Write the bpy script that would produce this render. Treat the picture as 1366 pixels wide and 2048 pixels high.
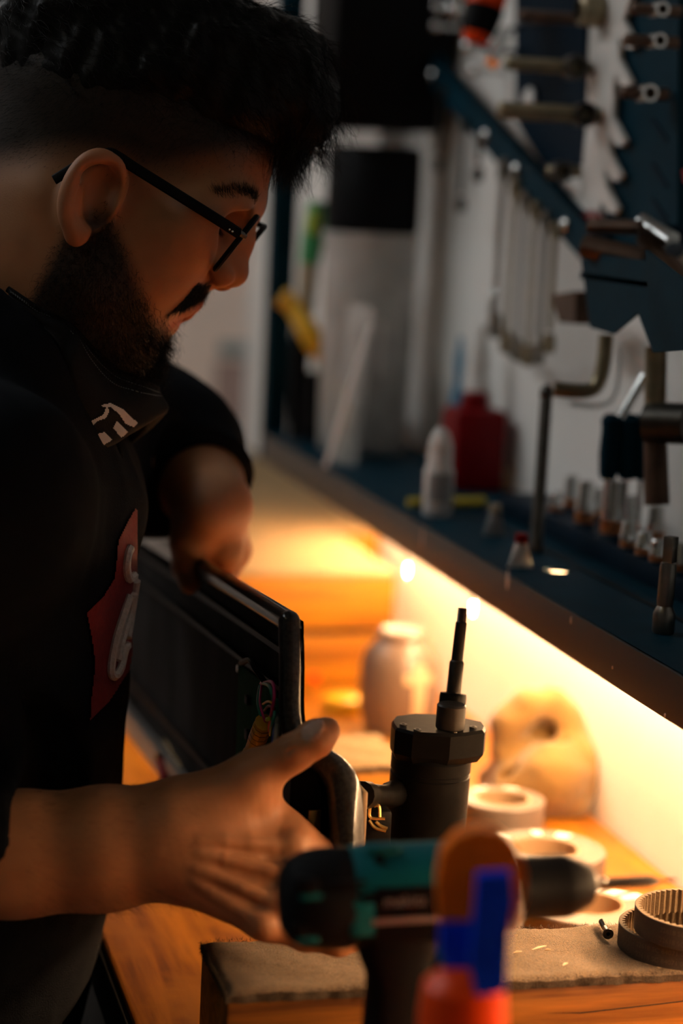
import bpy, bmesh, math, random
import numpy as np
from mathutils import Vector, Matrix
from mathutils.bvhtree import BVHTree

for _o in list(bpy.data.objects): bpy.data.objects.remove(_o)
S = bpy.context.scene
COL = S.collection
random.seed(4); RNG = np.random.default_rng(4)

# ------------------------------------------------------------------ camera
FPX = 4200.0                      # focal length in pixels of the 1366 x 2048 frame
YAW, PITCH, ROLL = 0.252094, 0.149395, math.radians(2.7)
CAM = np.array([0.0, 0.0, 1.42])
cf = np.array([math.sin(YAW)*math.cos(PITCH), math.cos(YAW)*math.cos(PITCH), -math.sin(PITCH)])
_r0 = np.array([math.cos(YAW), -math.sin(YAW), 0.0]); _u0 = np.cross(_r0, cf)
cr = _r0*math.cos(ROLL)+_u0*math.sin(ROLL); cu = _u0*math.cos(ROLL)-_r0*math.sin(ROLL)
cam_d = bpy.data.cameras.new('camera'); cam = bpy.data.objects.new('camera', cam_d); COL.objects.link(cam)
cam.matrix_world = Matrix(((cr[0], cu[0], -cf[0], CAM[0]), (cr[1], cu[1], -cf[1], CAM[1]), (cr[2], cu[2], -cf[2], CAM[2]), (0, 0, 0, 1)))
cam_d.sensor_fit = 'HORIZONTAL'; cam_d.sensor_width = 24.0; cam_d.lens = FPX*24.0/1366.0
cam_d.clip_start = 0.05; cam_d.clip_end = 50
cam_d.dof.use_dof = True; cam_d.dof.focus_distance = 1.37; cam_d.dof.aperture_fstop = 2.8
cam_d.dof.aperture_blades = 0
S.camera = cam

# ------------------------------------------------------------------ world, exposure, room lamps and added fills
w = bpy.data.worlds.new('world'); S.world = w; w.use_nodes = True
w.node_tree.nodes['Background'].inputs[0].default_value = (0.55, 0.75, 1.0, 1)
w.node_tree.nodes['Background'].inputs[1].default_value = 0.010
S.view_settings.view_transform = 'Standard'; S.view_settings.look = 'None'
S.view_settings.exposure = 0.0; S.view_settings.gamma = 1.0; S.view_settings.use_curve_mapping = False
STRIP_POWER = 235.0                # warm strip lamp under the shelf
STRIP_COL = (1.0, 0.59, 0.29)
CEIL_POWER = 7.5                  # cool ceiling panels
CEIL_COL = (0.93, 0.97, 0.97)
FAR_FILL_POWER = 12.0                  # cool fill panel added to brighten the far wall
REAR_FILL_POWER = 1.8                  # dim yellowish fill panel added to warm the neck
REAR_FILL_COL = (1.0, 0.82, 0.45)

# ------------------------------------------------------------------ helpers
def ray(px, py): return cr*(px-683)/FPX + cu*(1024-py)/FPX + cf
def A(px, py, d): return CAM + ray(px, py)*d
def onz(px, py, z): v = ray(px, py); return CAM + v*(z-CAM[2])/v[2]
def onx(px, py, x): v = ray(px, py); return CAM + v*x/v[0]
def ony(px, py, y): v = ray(px, py); return CAM + v*y/v[1]
def V3(*a): return np.array(a, float)
def unit(v): v = np.asarray(v, float); return v/(np.linalg.norm(v)+1e-12)

WO = {}                            # world origin of every object
def thing(name, label, cat, loc, group=None):
    o = bpy.data.objects.new(name, None); COL.objects.link(o); o.empty_display_size = 0.02
    o.location = tuple(map(float, loc)); o['label'] = label; o['category'] = cat
    if group: o['group'] = group
    WO[o.name] = np.array(loc, float); return o
def tag(o, label, cat, group=None):
    o['label'] = label; o['category'] = cat
    if group: o['group'] = group
    return o
def link(name, me, parent=None, org=None):
    o = bpy.data.objects.new(name, me); COL.objects.link(o)
    if parent is not None:
        o.parent = parent; WO[o.name] = WO[parent.name]
    else:
        WO[o.name] = np.array(org, float); o.location = tuple(map(float, org))
    return o
def build(name, verts, faces, mat, parent=None, smooth=35, kind=None, mats=None, fmat=None):
    """one mesh object from world-space vertices; smooth = sharp angle in degrees or None for flat"""
    v = np.asarray(verts, float)
    if parent is not None: org = WO[parent.name]
    else:
        org = np.array([(v[:, 0].min()+v[:, 0].max())/2, (v[:, 1].min()+v[:, 1].max())/2, v[:, 2].min()])
    me = bpy.data.meshes.new(name)
    if isinstance(faces, np.ndarray):
        fa = faces.astype(np.int32); k = fa.shape[1]
        me.vertices.add(len(v)); me.vertices.foreach_set('co', (v-org).astype(np.float32).ravel())
        me.loops.add(fa.size); me.loops.foreach_set('vertex_index', fa.ravel())
        me.polygons.add(len(fa)); me.polygons.foreach_set('loop_start', np.arange(0, fa.size, k, dtype=np.int32))
        me.update(calc_edges=True)
    else:
        me.from_pydata([tuple(x) for x in (v-org)], [], faces)
    for m in (mats or [mat]): me.materials.append(m)
    if fmat is not None: me.polygons.foreach_set('material_index', np.asarray(fmat, np.int32))
    if smooth is not None:
        me.polygons.foreach_set('use_smooth', np.ones(len(me.polygons), bool))
        if smooth < 180: me.set_sharp_from_angle(angle=math.radians(smooth))
    me.update()
    o = link(name, me, parent, org)
    if kind: o['kind'] = kind
    return o

class MB:
    """mesh collector in world space"""
    def __init__(s): s.v = []; s.f = []
    def add(s, v, f):
        b = len(s.v); s.v += [tuple(map(float, x)) for x in v]; s.f += [tuple(i+b for i in q) for q in f]; return s
    def box(s, c, size, bev=0.0, R=None):
        c = np.asarray(c, float); h = np.asarray(size, float)/2
        b = min(bev, 0.49*min(size))
        if b <= 0:
            v = [(x, y, z) for x in (-h[0], h[0]) for y in (-h[1], h[1]) for z in (-h[2], h[2])]
            f = [(0,1,3,2), (4,6,7,5), (0,4,5,1), (2,3,7,6), (0,2,6,4), (1,5,7,3)]
        else:
            bm = bmesh.new(); bmesh.ops.create_cube(bm, size=1.0)
            for q in bm.verts: q.co = Vector((q.co.x*2*h[0], q.co.y*2*h[1], q.co.z*2*h[2]))
            bmesh.ops.bevel(bm, geom=bm.edges[:], offset=b, segments=2, affect='EDGES', profile=0.5)
            bm.verts.index_update(); v = [tuple(q.co) for q in bm.verts]; f = [tuple(x.index for x in q.verts) for q in bm.faces]; bm.free()
        v = np.array(v)
        if R is not None: v = v @ np.asarray(R, float).T
        return s.add(v+c, f)
    def lathe(s, p0, ax, prof, seg=32, cap=True, up=None, sq=None):
        """prof: (radius, distance along axis). sq: optional (a,b) scale of the two cross axes"""
        p0 = np.asarray(p0, float); ax = unit(ax)
        a = unit(np.cross(ax, up if up is not None else ((0, 0, 1) if abs(ax[2]) < .9 else (1, 0, 0)))); b = np.cross(ax, a)
        sa, sb = sq or (1, 1); v = []; f = []
        for rr, t in prof:
            for k in range(seg):
                th = 2*math.pi*k/seg; v.append(p0+ax*t+rr*(a*math.cos(th)*sa+b*math.sin(th)*sb))
        n = len(prof)
        for i in range(n-1):
            for k in range(seg):
                k2 = (k+1) % seg; f.append((i*seg+k, i*seg+k2, (i+1)*seg+k2, (i+1)*seg+k))
        if cap:
            if prof[0][0] > 1e-6: f.append(tuple(reversed(range(seg))))
            if prof[-1][0] > 1e-6: f.append(tuple((n-1)*seg+k for k in range(seg)))
        return s.add(v, f)
    def tube(s, pts, r, seg=8, cap=True, closed=False, sq=None, up=None):
        pts = [np.asarray(p, float) for p in pts]; n = len(pts)
        rr = r if hasattr(r, '__len__') else [r]*n
        v = []; f = []; a = None
        for i, p in enumerate(pts):
            if closed: t = unit(pts[(i+1) % n]-pts[i-1])
            else: t = unit(pts[min(i+1, n-1)]-pts[max(i-1, 0)])
            if up is not None: a = unit(np.cross(t, up))
            elif a is None: a = unit(np.cross(t, (0, 0, 1) if abs(t[2]) < .9 else (1, 0, 0)))
            else: a = unit(a-t*(a@t))
            b = np.cross(t, a); sa, sb = sq or (1, 1)
            for k in range(seg):
                th = 2*math.pi*k/seg; v.append(p+rr[i]*(a*math.cos(th)*sa+b*math.sin(th)*sb))
        m = n if closed else n-1
        for i in range(m):
            j = (i+1) % n
            for k in range(seg):
                k2 = (k+1) % seg; f.append((i*seg+k, i*seg+k2, j*seg+k2, j*seg+k))
        if cap and not closed: f.append(tuple(reversed(range(seg)))); f.append(tuple((n-1)*seg+k for k in range(seg)))
        return s.add(v, f)
    def prism(s, poly, d):
        """extrude a planar polygon (world points) by vector d"""
        n = len(poly); p = [np.asarray(q, float) for q in poly]; d = np.asarray(d, float)
        v = p+[q+d for q in p]
        f = [tuple(reversed(range(n))), tuple(range(n, 2*n))]+[(i, (i+1) % n, (i+1) % n+n, i+n) for i in range(n)]
        return s.add(v, f)
    def sphere(s, c, r, seg=16, rings=10, R=None):
        r = np.asarray(r if hasattr(r, '__len__') else (r, r, r), float); c = np.asarray(c, float); v = []; f = []
        R = np.eye(3) if R is None else np.asarray(R)
        for i in range(1, rings):
            ph = math.pi*i/rings
            for k in range(seg):
                th = 2*math.pi*k/seg
                v.append(c+R@(r*np.array([math.sin(ph)*math.cos(th), math.sin(ph)*math.sin(th), math.cos(ph)])))
        t = len(v); v += [c+R@(r*np.array([0, 0, 1])), c-R@(r*np.array([0, 0, 1]))]
        for i in range(rings-2):
            for k in range(seg):
                k2 = (k+1) % seg; f.append((i*seg+k, (i+1)*seg+k, (i+1)*seg+k2, i*seg+k2))
        for k in range(seg):
            k2 = (k+1) % seg; f.append((t, k, k2)); f.append((t+1, (rings-2)*seg+k2, (rings-2)*seg+k))
        return s.add(v, f)
    def out(s, name, mat, parent=None, smooth=35, kind=None):
        o = build(name, s.v, s.f, mat, parent, smooth, kind)
        bm = bmesh.new(); bm.from_mesh(o.data); bmesh.ops.recalc_face_normals(bm, faces=bm.faces); bm.to_mesh(o.data); bm.free()
        return o

def spline(pts, n):
    """Catmull-Rom through points"""
    P = [np.asarray(p, float) for p in pts]; P = [2*P[0]-P[1]]+P+[2*P[-1]-P[-2]]; out = []
    m = len(P)-3
    for i in range(n):
        t = i/(n-1)*m; k = min(int(t), m-1); t -= k
        a, b, c, d = P[k:k+4]
        out.append(0.5*((2*b)+(-a+c)*t+(2*a-5*b+4*c-d)*t*t+(-a+3*b-3*c+d)*t**3))
    return out

# ------------------------------------------------------------------ materials
def mat(name, col, rough=0.6, metal=0.0, noise=0.0, nscale=40.0, bump=0.0, bscale=None, coat=0.0, spec=0.5, trans=0.0, emit=None, estr=0.0, stretch=None, col2=None, sss=0.0, alpha=1.0, sheen=0.0):
    m = bpy.data.materials.new(name); m.use_nodes = True; nt = m.node_tree; b = nt.nodes['Principled BSDF']
    c = tuple(col)+(1,) if len(col) == 3 else col
    b.inputs['Base Color'].default_value = c; b.inputs['Roughness'].default_value = rough; b.inputs['Metallic'].default_value = metal
    b.inputs['Coat Weight'].default_value = coat; b.inputs['Coat Roughness'].default_value = 0.08
    b.inputs['Specular IOR Level'].default_value = spec; b.inputs['Transmission Weight'].default_value = trans
    b.inputs['Alpha'].default_value = alpha; b.inputs['Sheen Weight'].default_value = sheen
    if sss: b.inputs['Subsurface Weight'].default_value = sss; b.inputs['Subsurface Radius'].default_value = (1, .35, .2); b.inputs['Subsurface Scale'].default_value = 0.004
    if emit: b.inputs['Emission Color'].default_value = tuple(emit)+(1,); b.inputs['Emission Strength'].default_value = estr
    if noise or bump:
        tc = nt.nodes.new('ShaderNodeTexCoord'); mp = nt.nodes.new('ShaderNodeMapping'); nt.links.new(tc.outputs['Object'], mp.inputs['Vector'])
        if stretch: mp.inputs['Scale'].default_value = stretch
        n = nt.nodes.new('ShaderNodeTexNoise'); n.inputs['Scale'].default_value = nscale; n.inputs['Detail'].default_value = 6; nt.links.new(mp.outputs['Vector'], n.inputs['Vector'])
        if noise:
            r = nt.nodes.new('ShaderNodeValToRGB'); nt.links.new(n.outputs['Fac'], r.inputs['Fac'])
            c2 = tuple(col2)+(1,) if col2 else tuple(x*(1-noise) for x in c[:3])+(1,)
            r.color_ramp.elements[0].position = 0.35; r.color_ramp.elements[1].position = 0.65
            r.color_ramp.elements[0].color = c2; r.color_ramp.elements[1].color = c
            nt.links.new(r.outputs['Color'], b.inputs['Base Color'])
        if bump:
            n2 = nt.nodes.new('ShaderNodeTexNoise'); n2.inputs['Scale'].default_value = bscale or nscale; n2.inputs['Detail'].default_value = 5
            nt.links.new(mp.outputs['Vector'], n2.inputs['Vector'])
            bp = nt.nodes.new('ShaderNodeBump'); bp.inputs['Strength'].default_value = bump; bp.inputs['Distance'].default_value = 0.002
            nt.links.new(n2.outputs['Fac'], bp.inputs['Height']); nt.links.new(bp.outputs['Normal'], b.inputs['Normal'])
    return m
def wood(name, ca, cb, axis, scale=9.0, rough=0.5, dist=5.0, coat=0.0, worn=None):
    """grain runs along the axis index"""
    m = bpy.data.materials.new(name); m.use_nodes = True; nt = m.node_tree; b = nt.nodes['Principled BSDF']; b.inputs['Roughness'].default_value = rough
    b.inputs['Coat Weight'].default_value = coat; b.inputs['Specular IOR Level'].default_value = .2
    tc = nt.nodes.new('ShaderNodeTexCoord'); mp = nt.nodes.new('ShaderNodeMapping'); nt.links.new(tc.outputs['Object'], mp.inputs['Vector'])
    sc = [1, 1, 1]; sc[axis] = 0.07; mp.inputs['Scale'].default_value = sc
    wv = nt.nodes.new('ShaderNodeTexNoise'); wv.inputs['Scale'].default_value = scale*6; wv.inputs['Detail'].default_value = 3; wv.inputs['Distortion'].default_value = dist*.25
    nt.links.new(mp.outputs['Vector'], wv.inputs['Vector'])
    n = nt.nodes.new('ShaderNodeTexNoise'); n.inputs['Scale'].default_value = scale*40; n.inputs['Detail'].default_value = 6; nt.links.new(mp.outputs['Vector'], n.inputs['Vector'])
    mx = nt.nodes.new('ShaderNodeMath'); mx.operation = 'MULTIPLY_ADD'; mx.inputs[1].default_value = 0.35
    nt.links.new(n.outputs['Fac'], mx.inputs[0]); nt.links.new(wv.outputs['Fac'], mx.inputs[2])
    r = nt.nodes.new('ShaderNodeValToRGB'); nt.links.new(mx.outputs[0], r.inputs['Fac'])
    r.color_ramp.elements[0].position = 0.5; r.color_ramp.elements[1].position = 0.82
    r.color_ramp.elements[0].color = tuple(cb)+(1,); r.color_ramp.elements[1].color = tuple(ca)+(1,)
    out = r.outputs['Color']
    if worn:
        n3 = nt.nodes.new('ShaderNodeTexNoise'); n3.inputs['Scale'].default_value = 14; n3.inputs['Detail'].default_value = 8; nt.links.new(tc.outputs['Object'], n3.inputs['Vector'])
        r3 = nt.nodes.new('ShaderNodeValToRGB'); r3.color_ramp.elements[0].position = .45; r3.color_ramp.elements[1].position = .62; nt.links.new(n3.outputs['Fac'], r3.inputs['Fac'])
        mi = nt.nodes.new('ShaderNodeMixRGB'); mi.inputs['Color2'].default_value = tuple(worn)+(1,); nt.links.new(r3.outputs['Color'], mi.inputs['Fac']); nt.links.new(out, mi.inputs['Color1']); out = mi.outputs['Color']
    nt.links.new(out, b.inputs['Base Color'])
    bp = nt.nodes.new('ShaderNodeBump'); bp.inputs['Strength'].default_value = 0.25; bp.inputs['Distance'].default_value = 0.0015
    nt.links.new(mx.outputs[0], bp.inputs['Height']); nt.links.new(bp.outputs['Normal'], b.inputs['Normal'])
    return m
M = {}
M['wall'] = mat('wall_paint', (0.80, 0.775, 0.74), 0.8, noise=.06, nscale=6, bump=.08, bscale=60)
M['wallfar'] = mat('far_wall_paint', (0.88, 0.74, 0.66), 0.8, noise=.06, nscale=5, bump=.06, bscale=50)
M['wallplain'] = mat('plain_wall_paint', (0.30, 0.29, 0.28), 0.9, noise=.08, nscale=4)
M['floor'] = mat('concrete', (0.16, 0.15, 0.14), 0.7, noise=.3, nscale=5, bump=.2)
M['ceil'] = mat('ceiling_paint', (0.35, 0.35, 0.34), 0.9, noise=.05, nscale=4)
M['bench'] = wood('bench_wood', (0.40, 0.14, 0.007), (0.16, 0.046, 0.003), 1, 6, .42, 6, worn=(0.32, 0.115, 0.008))
M['beam'] = wood('beam_pine', (0.25, 0.092, 0.012), (0.085, 0.027, 0.004), 0, 7, .55, 7)
M['beamlit'] = wood('beam_pine_painted_lit', (0.42, 0.175, 0.008), (0.22, 0.075, 0.004), 0, 7, .55, 7)  # lit copy of the pine, strong lamp light put into the colour
M['warmrefl'] = mat('painted_orange_reflection', (0.50, 0.19, 0.07), 0.35, metal=.6, noise=.2, nscale=80)  # orange reflection on the chrome, put into the colour
M['midsteel'] = mat('satin_tool_steel', (0.24, 0.22, 0.19), 0.33, metal=.9, noise=.25, nscale=60)
M['hubsteel'] = mat('burnished_hub_steel', (0.035, 0.031, 0.027), 0.4, metal=.5, noise=.3, nscale=90, spec=.1)
M['felt'] = mat('felt', (0.21, 0.120, 0.046), 0.95, noise=.6, nscale=900, bump=.9, bscale=1400, sheen=.2)
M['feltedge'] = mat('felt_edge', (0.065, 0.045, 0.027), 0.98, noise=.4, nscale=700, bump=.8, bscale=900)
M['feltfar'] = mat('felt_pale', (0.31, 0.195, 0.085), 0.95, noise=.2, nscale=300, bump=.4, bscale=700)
M['blue'] = mat('petrol_blue_enamel', (0.0022, 0.028, 0.046), 0.55, noise=.25, nscale=25, bump=.05, bscale=200, spec=.05)
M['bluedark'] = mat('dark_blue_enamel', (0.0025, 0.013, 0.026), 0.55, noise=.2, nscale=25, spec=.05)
M['lip'] = mat('worn_shelf_lip', (0.048, 0.044, 0.043), 0.45, metal=.3, noise=.3, nscale=18, bump=.05, bscale=90, stretch=(1, .15, 1))
M['chip'] = mat('bare_scuff', (0.55, 0.42, 0.33), 0.5, noise=.2, nscale=60)
M['steel'] = mat('chrome_steel', (0.68, 0.69, 0.68), 0.26, metal=1, noise=.15, nscale=60)
M['dsteel'] = mat('dark_tool_steel', (0.10, 0.092, 0.08), 0.34, metal=.9, noise=.3, nscale=60)
M['bsteel'] = mat('bronze_toned_steel', (0.30, 0.25, 0.16), 0.38, metal=.85, noise=.3, nscale=60)
M['rust'] = mat('rusty_brown_steel', (0.13, 0.075, 0.05), 0.5, metal=.6, noise=.4, nscale=50)
M['black'] = mat('black_plastic', (0.005, 0.005, 0.0058), 0.5, noise=.2, nscale=60, bump=.08, bscale=400, spec=.06)
M['blackm'] = mat('black_anodised_metal', (0.0045, 0.0042, 0.0040), 0.42, metal=.05, noise=.3, nscale=80, bump=.06, bscale=250, spec=.04)
M['rubber'] = mat('black_rubber', (0.007, 0.007, 0.008), 0.66, noise=.2, nscale=80, bump=.2, bscale=500, spec=.06)
M['white'] = mat('white_plastic', (0.72, 0.70, 0.67), 0.4, noise=.06, nscale=40)
M['grey'] = mat('grey_plastic', (0.30, 0.30, 0.30), 0.45, noise=.1, nscale=40)
M['redp'] = mat('red_plastic', (0.20, 0.002, 0.005), 0.4, noise=.15, nscale=30, spec=.12)
M['yellow'] = mat('yellow_plastic', (0.78, 0.42, 0.012), 0.4, noise=.12, nscale=40)
M['yellow2'] = mat('dull_yellow_plastic', (0.45, 0.33, 0.012), 0.5, noise=.15, nscale=40)
M['green'] = mat('green_plastic', (0.03, 0.30, 0.09), 0.45, noise=.2, nscale=40)
M['lime'] = mat('lime_plastic', (0.42, 0.50, 0.01), 0.45, noise=.1, nscale=40)
M['tan'] = mat('tan_wood', (0.42, 0.33, 0.22), 0.6, noise=.2, nscale=40)
M['orange'] = mat('orange_plastic', (1.0, 0.20, 0.008), 0.45, noise=.1, nscale=40, spec=.1)
M['redorange'] = mat('red_orange_plastic', (0.95, 0.07, 0.004), 0.35, noise=.1, nscale=40, spec=.15)
M['cobalt'] = mat('cobalt_blue_plastic', (0.003, 0.06, 0.90), 0.45, noise=.15, nscale=40, spec=.1)
M['teal'] = mat('teal_plastic', (0.003, 0.105, 0.120), 0.45, noise=.1, nscale=60, bump=.05, bscale=500, spec=.12)
M['skyblue'] = mat('sky_blue_plastic', (0.06, 0.25, 0.42), 0.4, noise=.1, nscale=40)
M['clear'] = mat('clear_plastic', (0.80, 0.80, 0.78), 0.25, noise=.05, nscale=20, alpha=.32)
M['bag'] = mat('cloudy_plastic_bag', (0.66, 0.62, 0.58), 0.3, noise=.2, nscale=30, bump=.5, bscale=35, alpha=.55)
M['beigejar'] = mat('beige_grey_ceramic', (0.15, 0.10, 0.07), 0.36, noise=.06, nscale=20)
M['cream'] = mat('cream_paint', (0.55, 0.40, 0.24), 0.4, noise=.05, nscale=30)
M['cloth'] = mat('mustard_cotton', (0.21, 0.115, 0.024), 0.95, noise=.15, nscale=90, bump=.35, bscale=500, sheen=.3)
M['tape'] = mat('grey_tape_side', (0.15, 0.112, 0.088), 0.5, noise=.1, nscale=80)
M['tapetop'] = mat('silver_tape_film', (0.22, 0.175, 0.14), 0.22, noise=.12, nscale=30)
M['tapewhite'] = mat('white_tape_print', (0.85, 0.82, 0.78), 0.3, noise=.05, nscale=30)
M['card'] = mat('cardboard_core', (0.36, 0.24, 0.13), 0.8, noise=.15, nscale=90)
M['belt'] = mat('belt_rubber', (0.016, 0.0135, 0.011), 0.7, noise=.25, nscale=150, bump=.15, bscale=600)
M['beltin'] = mat('belt_fabric_teeth', (0.12, 0.075, 0.035), 0.85, noise=.2, nscale=500, bump=.3, bscale=900)
M['print'] = mat('grey_belt_print', (0.055, 0.045, 0.036), 0.7, noise=.15, nscale=200)
M['carbon'] = mat('lacquered_carbon', (0.0075, 0.007, 0.0068), 0.3, noise=.5, nscale=420, coat=.5, spec=.06, col2=(0.022, 0.02, 0.018))
M['panel'] = mat('brushed_panel_painted_sheen', (0.020, 0.018, 0.017), 0.8, noise=.85, nscale=11, stretch=(1, 1.6, .5), bump=.05, bscale=60, spec=.03)  # broad colour noise paints patches of sheen
M['alu'] = mat('aluminium_rail', (0.42, 0.40, 0.38), 0.35, metal=.9, noise=.12, nscale=70)
M['pcb'] = mat('green_circuit_board', (0.008, 0.11, 0.046), 0.75, noise=.3, nscale=120, spec=.03)
M['gold'] = mat('brass', (0.72, 0.47, 0.16), 0.3, metal=.9, noise=.1, nscale=80)
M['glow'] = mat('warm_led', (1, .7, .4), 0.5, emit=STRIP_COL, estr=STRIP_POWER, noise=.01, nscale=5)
M['lens'] = mat('spectacle_lens', (0.9, 0.92, 0.9), 0.03, trans=.0, alpha=.10, noise=.01, nscale=5)
M['paper'] = mat('paper', (0.60, 0.55, 0.52), 0.8, noise=.08, nscale=20)
M['inkred'] = mat('faded_red_ink', (0.46, 0.33, 0.30), 0.8, noise=.1, nscale=20)
M['inkblue'] = mat('faded_blue_ink', (0.33, 0.40, 0.41), 0.8, noise=.1, nscale=20)
# ------------------------------------------------------------------ room
XW, ZB, ZS, XL = 0.690, 0.880, 1.134, 0.532       # wall, bench top, shelf top, shelf lip
YF = 3.35
def struct(name, c, size, m):
    o = MB().box(c, size).out(name, m, None, None); o['kind'] = 'structure'; return o
struct('floor', (-0.95, 1.1, -0.05), (3.5, 4.7, 0.1), M['floor'])
struct('ceiling', (-0.95, 1.1, 2.75), (3.5, 4.7, 0.1), M['ceil'])
struct('wall_right', (XW+0.05, 1.1, 1.35), (0.1, 4.7, 2.7), M['wall'])
struct('wall_far', (-0.95, YF+0.05, 1.35), (3.28, 0.1, 2.7), M['wallfar'])
struct('wall_left', (-2.65, 1.1, 1.35), (0.1, 4.7, 2.7), M['wallplain'])
struct('wall_back', (-0.95, -1.2, 1.35), (3.28, 0.1, 2.7), M['wallplain'])

# ceiling panel light (the cool light of the room) and two added fill panels
M['panel_light'] = mat('cool_diffuser', (.8, .9, 1), .5, emit=CEIL_COL, estr=CEIL_POWER, noise=.01, nscale=5)
M['rear_fill'] = mat('added_warm_fill', (1, .9, .7), .5, emit=REAR_FILL_COL, estr=REAR_FILL_POWER, noise=.01, nscale=5)
M['far_fill'] = mat('added_far_fill', (.8, .9, 1), .5, emit=CEIL_COL, estr=FAR_FILL_POWER, noise=.01, nscale=5)
def ceiling_panel(x, y, lab, m='panel_light'):
    t = thing('ceiling_panel', lab, 'light', (x, y, 2.63), 'ceiling lights')
    MB().box((x, y, 2.668), (.34, 1.24, .064), .006).out('housing', M['white'], t)
    MB().box((x, y, 2.632), (.30, 1.20, .010), .002).out('diffuser', M[m], t)
ceiling_panel(-1.15, 1.75, 'cool ceiling panel light in the room behind the person')
ceiling_panel(-0.80, 2.72, 'added cool fill panel that brightens the far wall', 'far_fill')
ceiling_panel(-1.30, 0.3, 'added dim yellowish fill panel behind the camera', 'rear_fill')

# workbench
t = thing('workbench', 'long worn orange wood workbench against the wall', 'workbench', (.45, 1.7, 0))
MB().box((.449, 1.72, ZB-.02), (.478, 3.24, .04), .003).out('bench_top', M['bench'], t)
MB().box((.235, 1.72, ZB-.09), (.03, 3.2, .10), .003).out('apron', M['black'], t)
MB().box((.2075, 1.72, ZB-.0215), (.005, 3.24, .037), .001).out('edge_strip', M['rubber'], t)
for x in (.25, .64):
    for y in (.2, 1.7, 3.2): MB().box((x, y, .42), (.07, .07, .838), .004).out('leg', M['bench'], t)

# felt topped beams
def beam(x0, x1, y0, y1, lab, bm_='beam', z0=ZB, z1=.942, ft=.007, felt='felt', fuzz=0, name='felt_topped_beam'):
    t = thing(name, lab, 'wood block', ((x0+x1)/2, (y0+y1)/2, z0), 'felt topped support beams')
    MB().box(((x0+x1)/2, (y0+y1)/2, (z0+z1)/2), (x1-x0, y1-y0, z1-z0), .0025).out('beam', M[bm_], t)
    # felt slab with a wavy frayed outline
    nx, ny = 120, 24; v = []; f = []
    for k, zz in enumerate((z1, z1+ft)):
        for i in range(nx+1):
            for j in range(ny+1):
                x = x0+(x1-x0)*i/nx; y = y0+(y1-y0)*j/ny; e = 0
                if j == 0: y += .0006*math.sin(x*190)+.0006*math.sin(x*430+1)-.001+random.uniform(-.0006, .0006)
                if j == ny: y += .0012*math.sin(x*170)+random.uniform(-.0006, .0006)
                if i == 0: x += .0010*math.sin(y*300)+random.uniform(-.0005, .0005)
                edge = (i in (0, nx)) or (j in (0, ny))
                v.append((x, y, zz-(.0022 if edge and k else 0)+(random.uniform(-.0005, .0005)+.0006*math.sin(x*90+y*120) if k else 0)))
    m = (nx+1)*(ny+1); g = lambda k, i, j: k*m+i*(ny+1)+j; fm = []
    for i in range(nx):
        for j in range(ny): f.append((g(1,i,j), g(1,i+1,j), g(1,i+1,j+1), g(1,i,j+1))); fm.append(0)
    for i in range(nx):
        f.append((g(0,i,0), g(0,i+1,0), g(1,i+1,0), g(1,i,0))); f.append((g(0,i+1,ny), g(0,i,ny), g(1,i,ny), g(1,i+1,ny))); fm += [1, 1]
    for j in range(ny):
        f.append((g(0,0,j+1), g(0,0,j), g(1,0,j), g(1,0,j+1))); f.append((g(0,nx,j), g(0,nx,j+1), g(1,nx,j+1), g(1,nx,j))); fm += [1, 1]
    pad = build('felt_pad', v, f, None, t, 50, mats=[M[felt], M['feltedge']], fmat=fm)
    if fuzz:
        v = []; f = []
        for k in range(fuzz):
            q = random.random()
            if q < .6: b = V3(random.uniform(x0, x1), y0-.0004, random.uniform(z1, z1+ft)); n = V3(0, -1, .1)
            elif q < .8: b = V3(x0-.0004, random.uniform(y0, y1), random.uniform(z1, z1+ft)); n = V3(-1, 0, .1)
            else: b = V3(random.uniform(x0, x1), y1, random.uniform(z1+ft*.6, z1+ft)); n = V3(0, .6, .8)
            d = unit(n+RNG.normal(0, .6, 3)); L = random.uniform(.001, .003); s = unit(np.cross(d, RNG.normal(0, 1, 3)))*.00016
            i = len(v); v += [b-s, b+s, b+d*L+RNG.normal(0, .0004, 3)]; f.append((i, i+1, i+2))
        build('felt_fibres', v, np.array(f), M['feltedge'], pad, None, kind='stuff')
    return t
nb = beam(.245, .668, 1.168, 1.2545, 'felt topped pine beam in the foreground with drive belts and a bolt on it', fuzz=9000)
# drying cracks of the front face and wood chips on the felt
for pts in ([(.43,.926), (.47,.924), (.52,.927), (.58,.931), (.64,.934)], [(.36,.915), (.40,.917), (.45,.916)], [(.50,.905), (.55,.907), (.60,.909)]):
    MB().tube([V3(x, 1.1683, z) for x, z in pts], [.0001]+[.0006]*(len(pts)-2)+[.0001], 5).out('crack', M['black'], nb)
for px, py, a, L in [(1035,1907,.1,.006), (1078,1898,.3,.011), (1095,1902,-.2,.004), (1130,1931,.5,.005), (735,1975,1.2,.009)]:
    p = onz(px, py, .9497); d = V3(math.cos(a), math.sin(a), .1)*L
    o = MB().tube([p-d/2+V3(0, 0, .0008), p+V3(0, 0, .0012), p+d/2+V3(0, 0, .0008)], [.0004, .0009, .0004], 5).out('wood_shaving', M['cream'])
    tag(o, {1035: 'tiny pale wood crumb on the felt beside the orange tool', 1078: 'thin pale wood splinter lying on the felt pad', 1095: 'tiny pale crumb right of the wood splinter', 1130: 'pale wood fleck near the front edge of the felt', 735: 'curled pale shaving at the felt edge below the drill'}[px], 'wood shaving', 'wood shavings on the felt')
y1 = onz(690, 1530, .949)[1]
beam(.30, onz(792, 1500, .949)[0], y1, y1+.10, 'felt topped beam behind the black motor', 'beamlit', felt='feltfar')
beam(.30, .632, 2.20, 2.30, 'felt topped beam under the raised far tabletop', 'beamlit', felt='feltfar')
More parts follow.
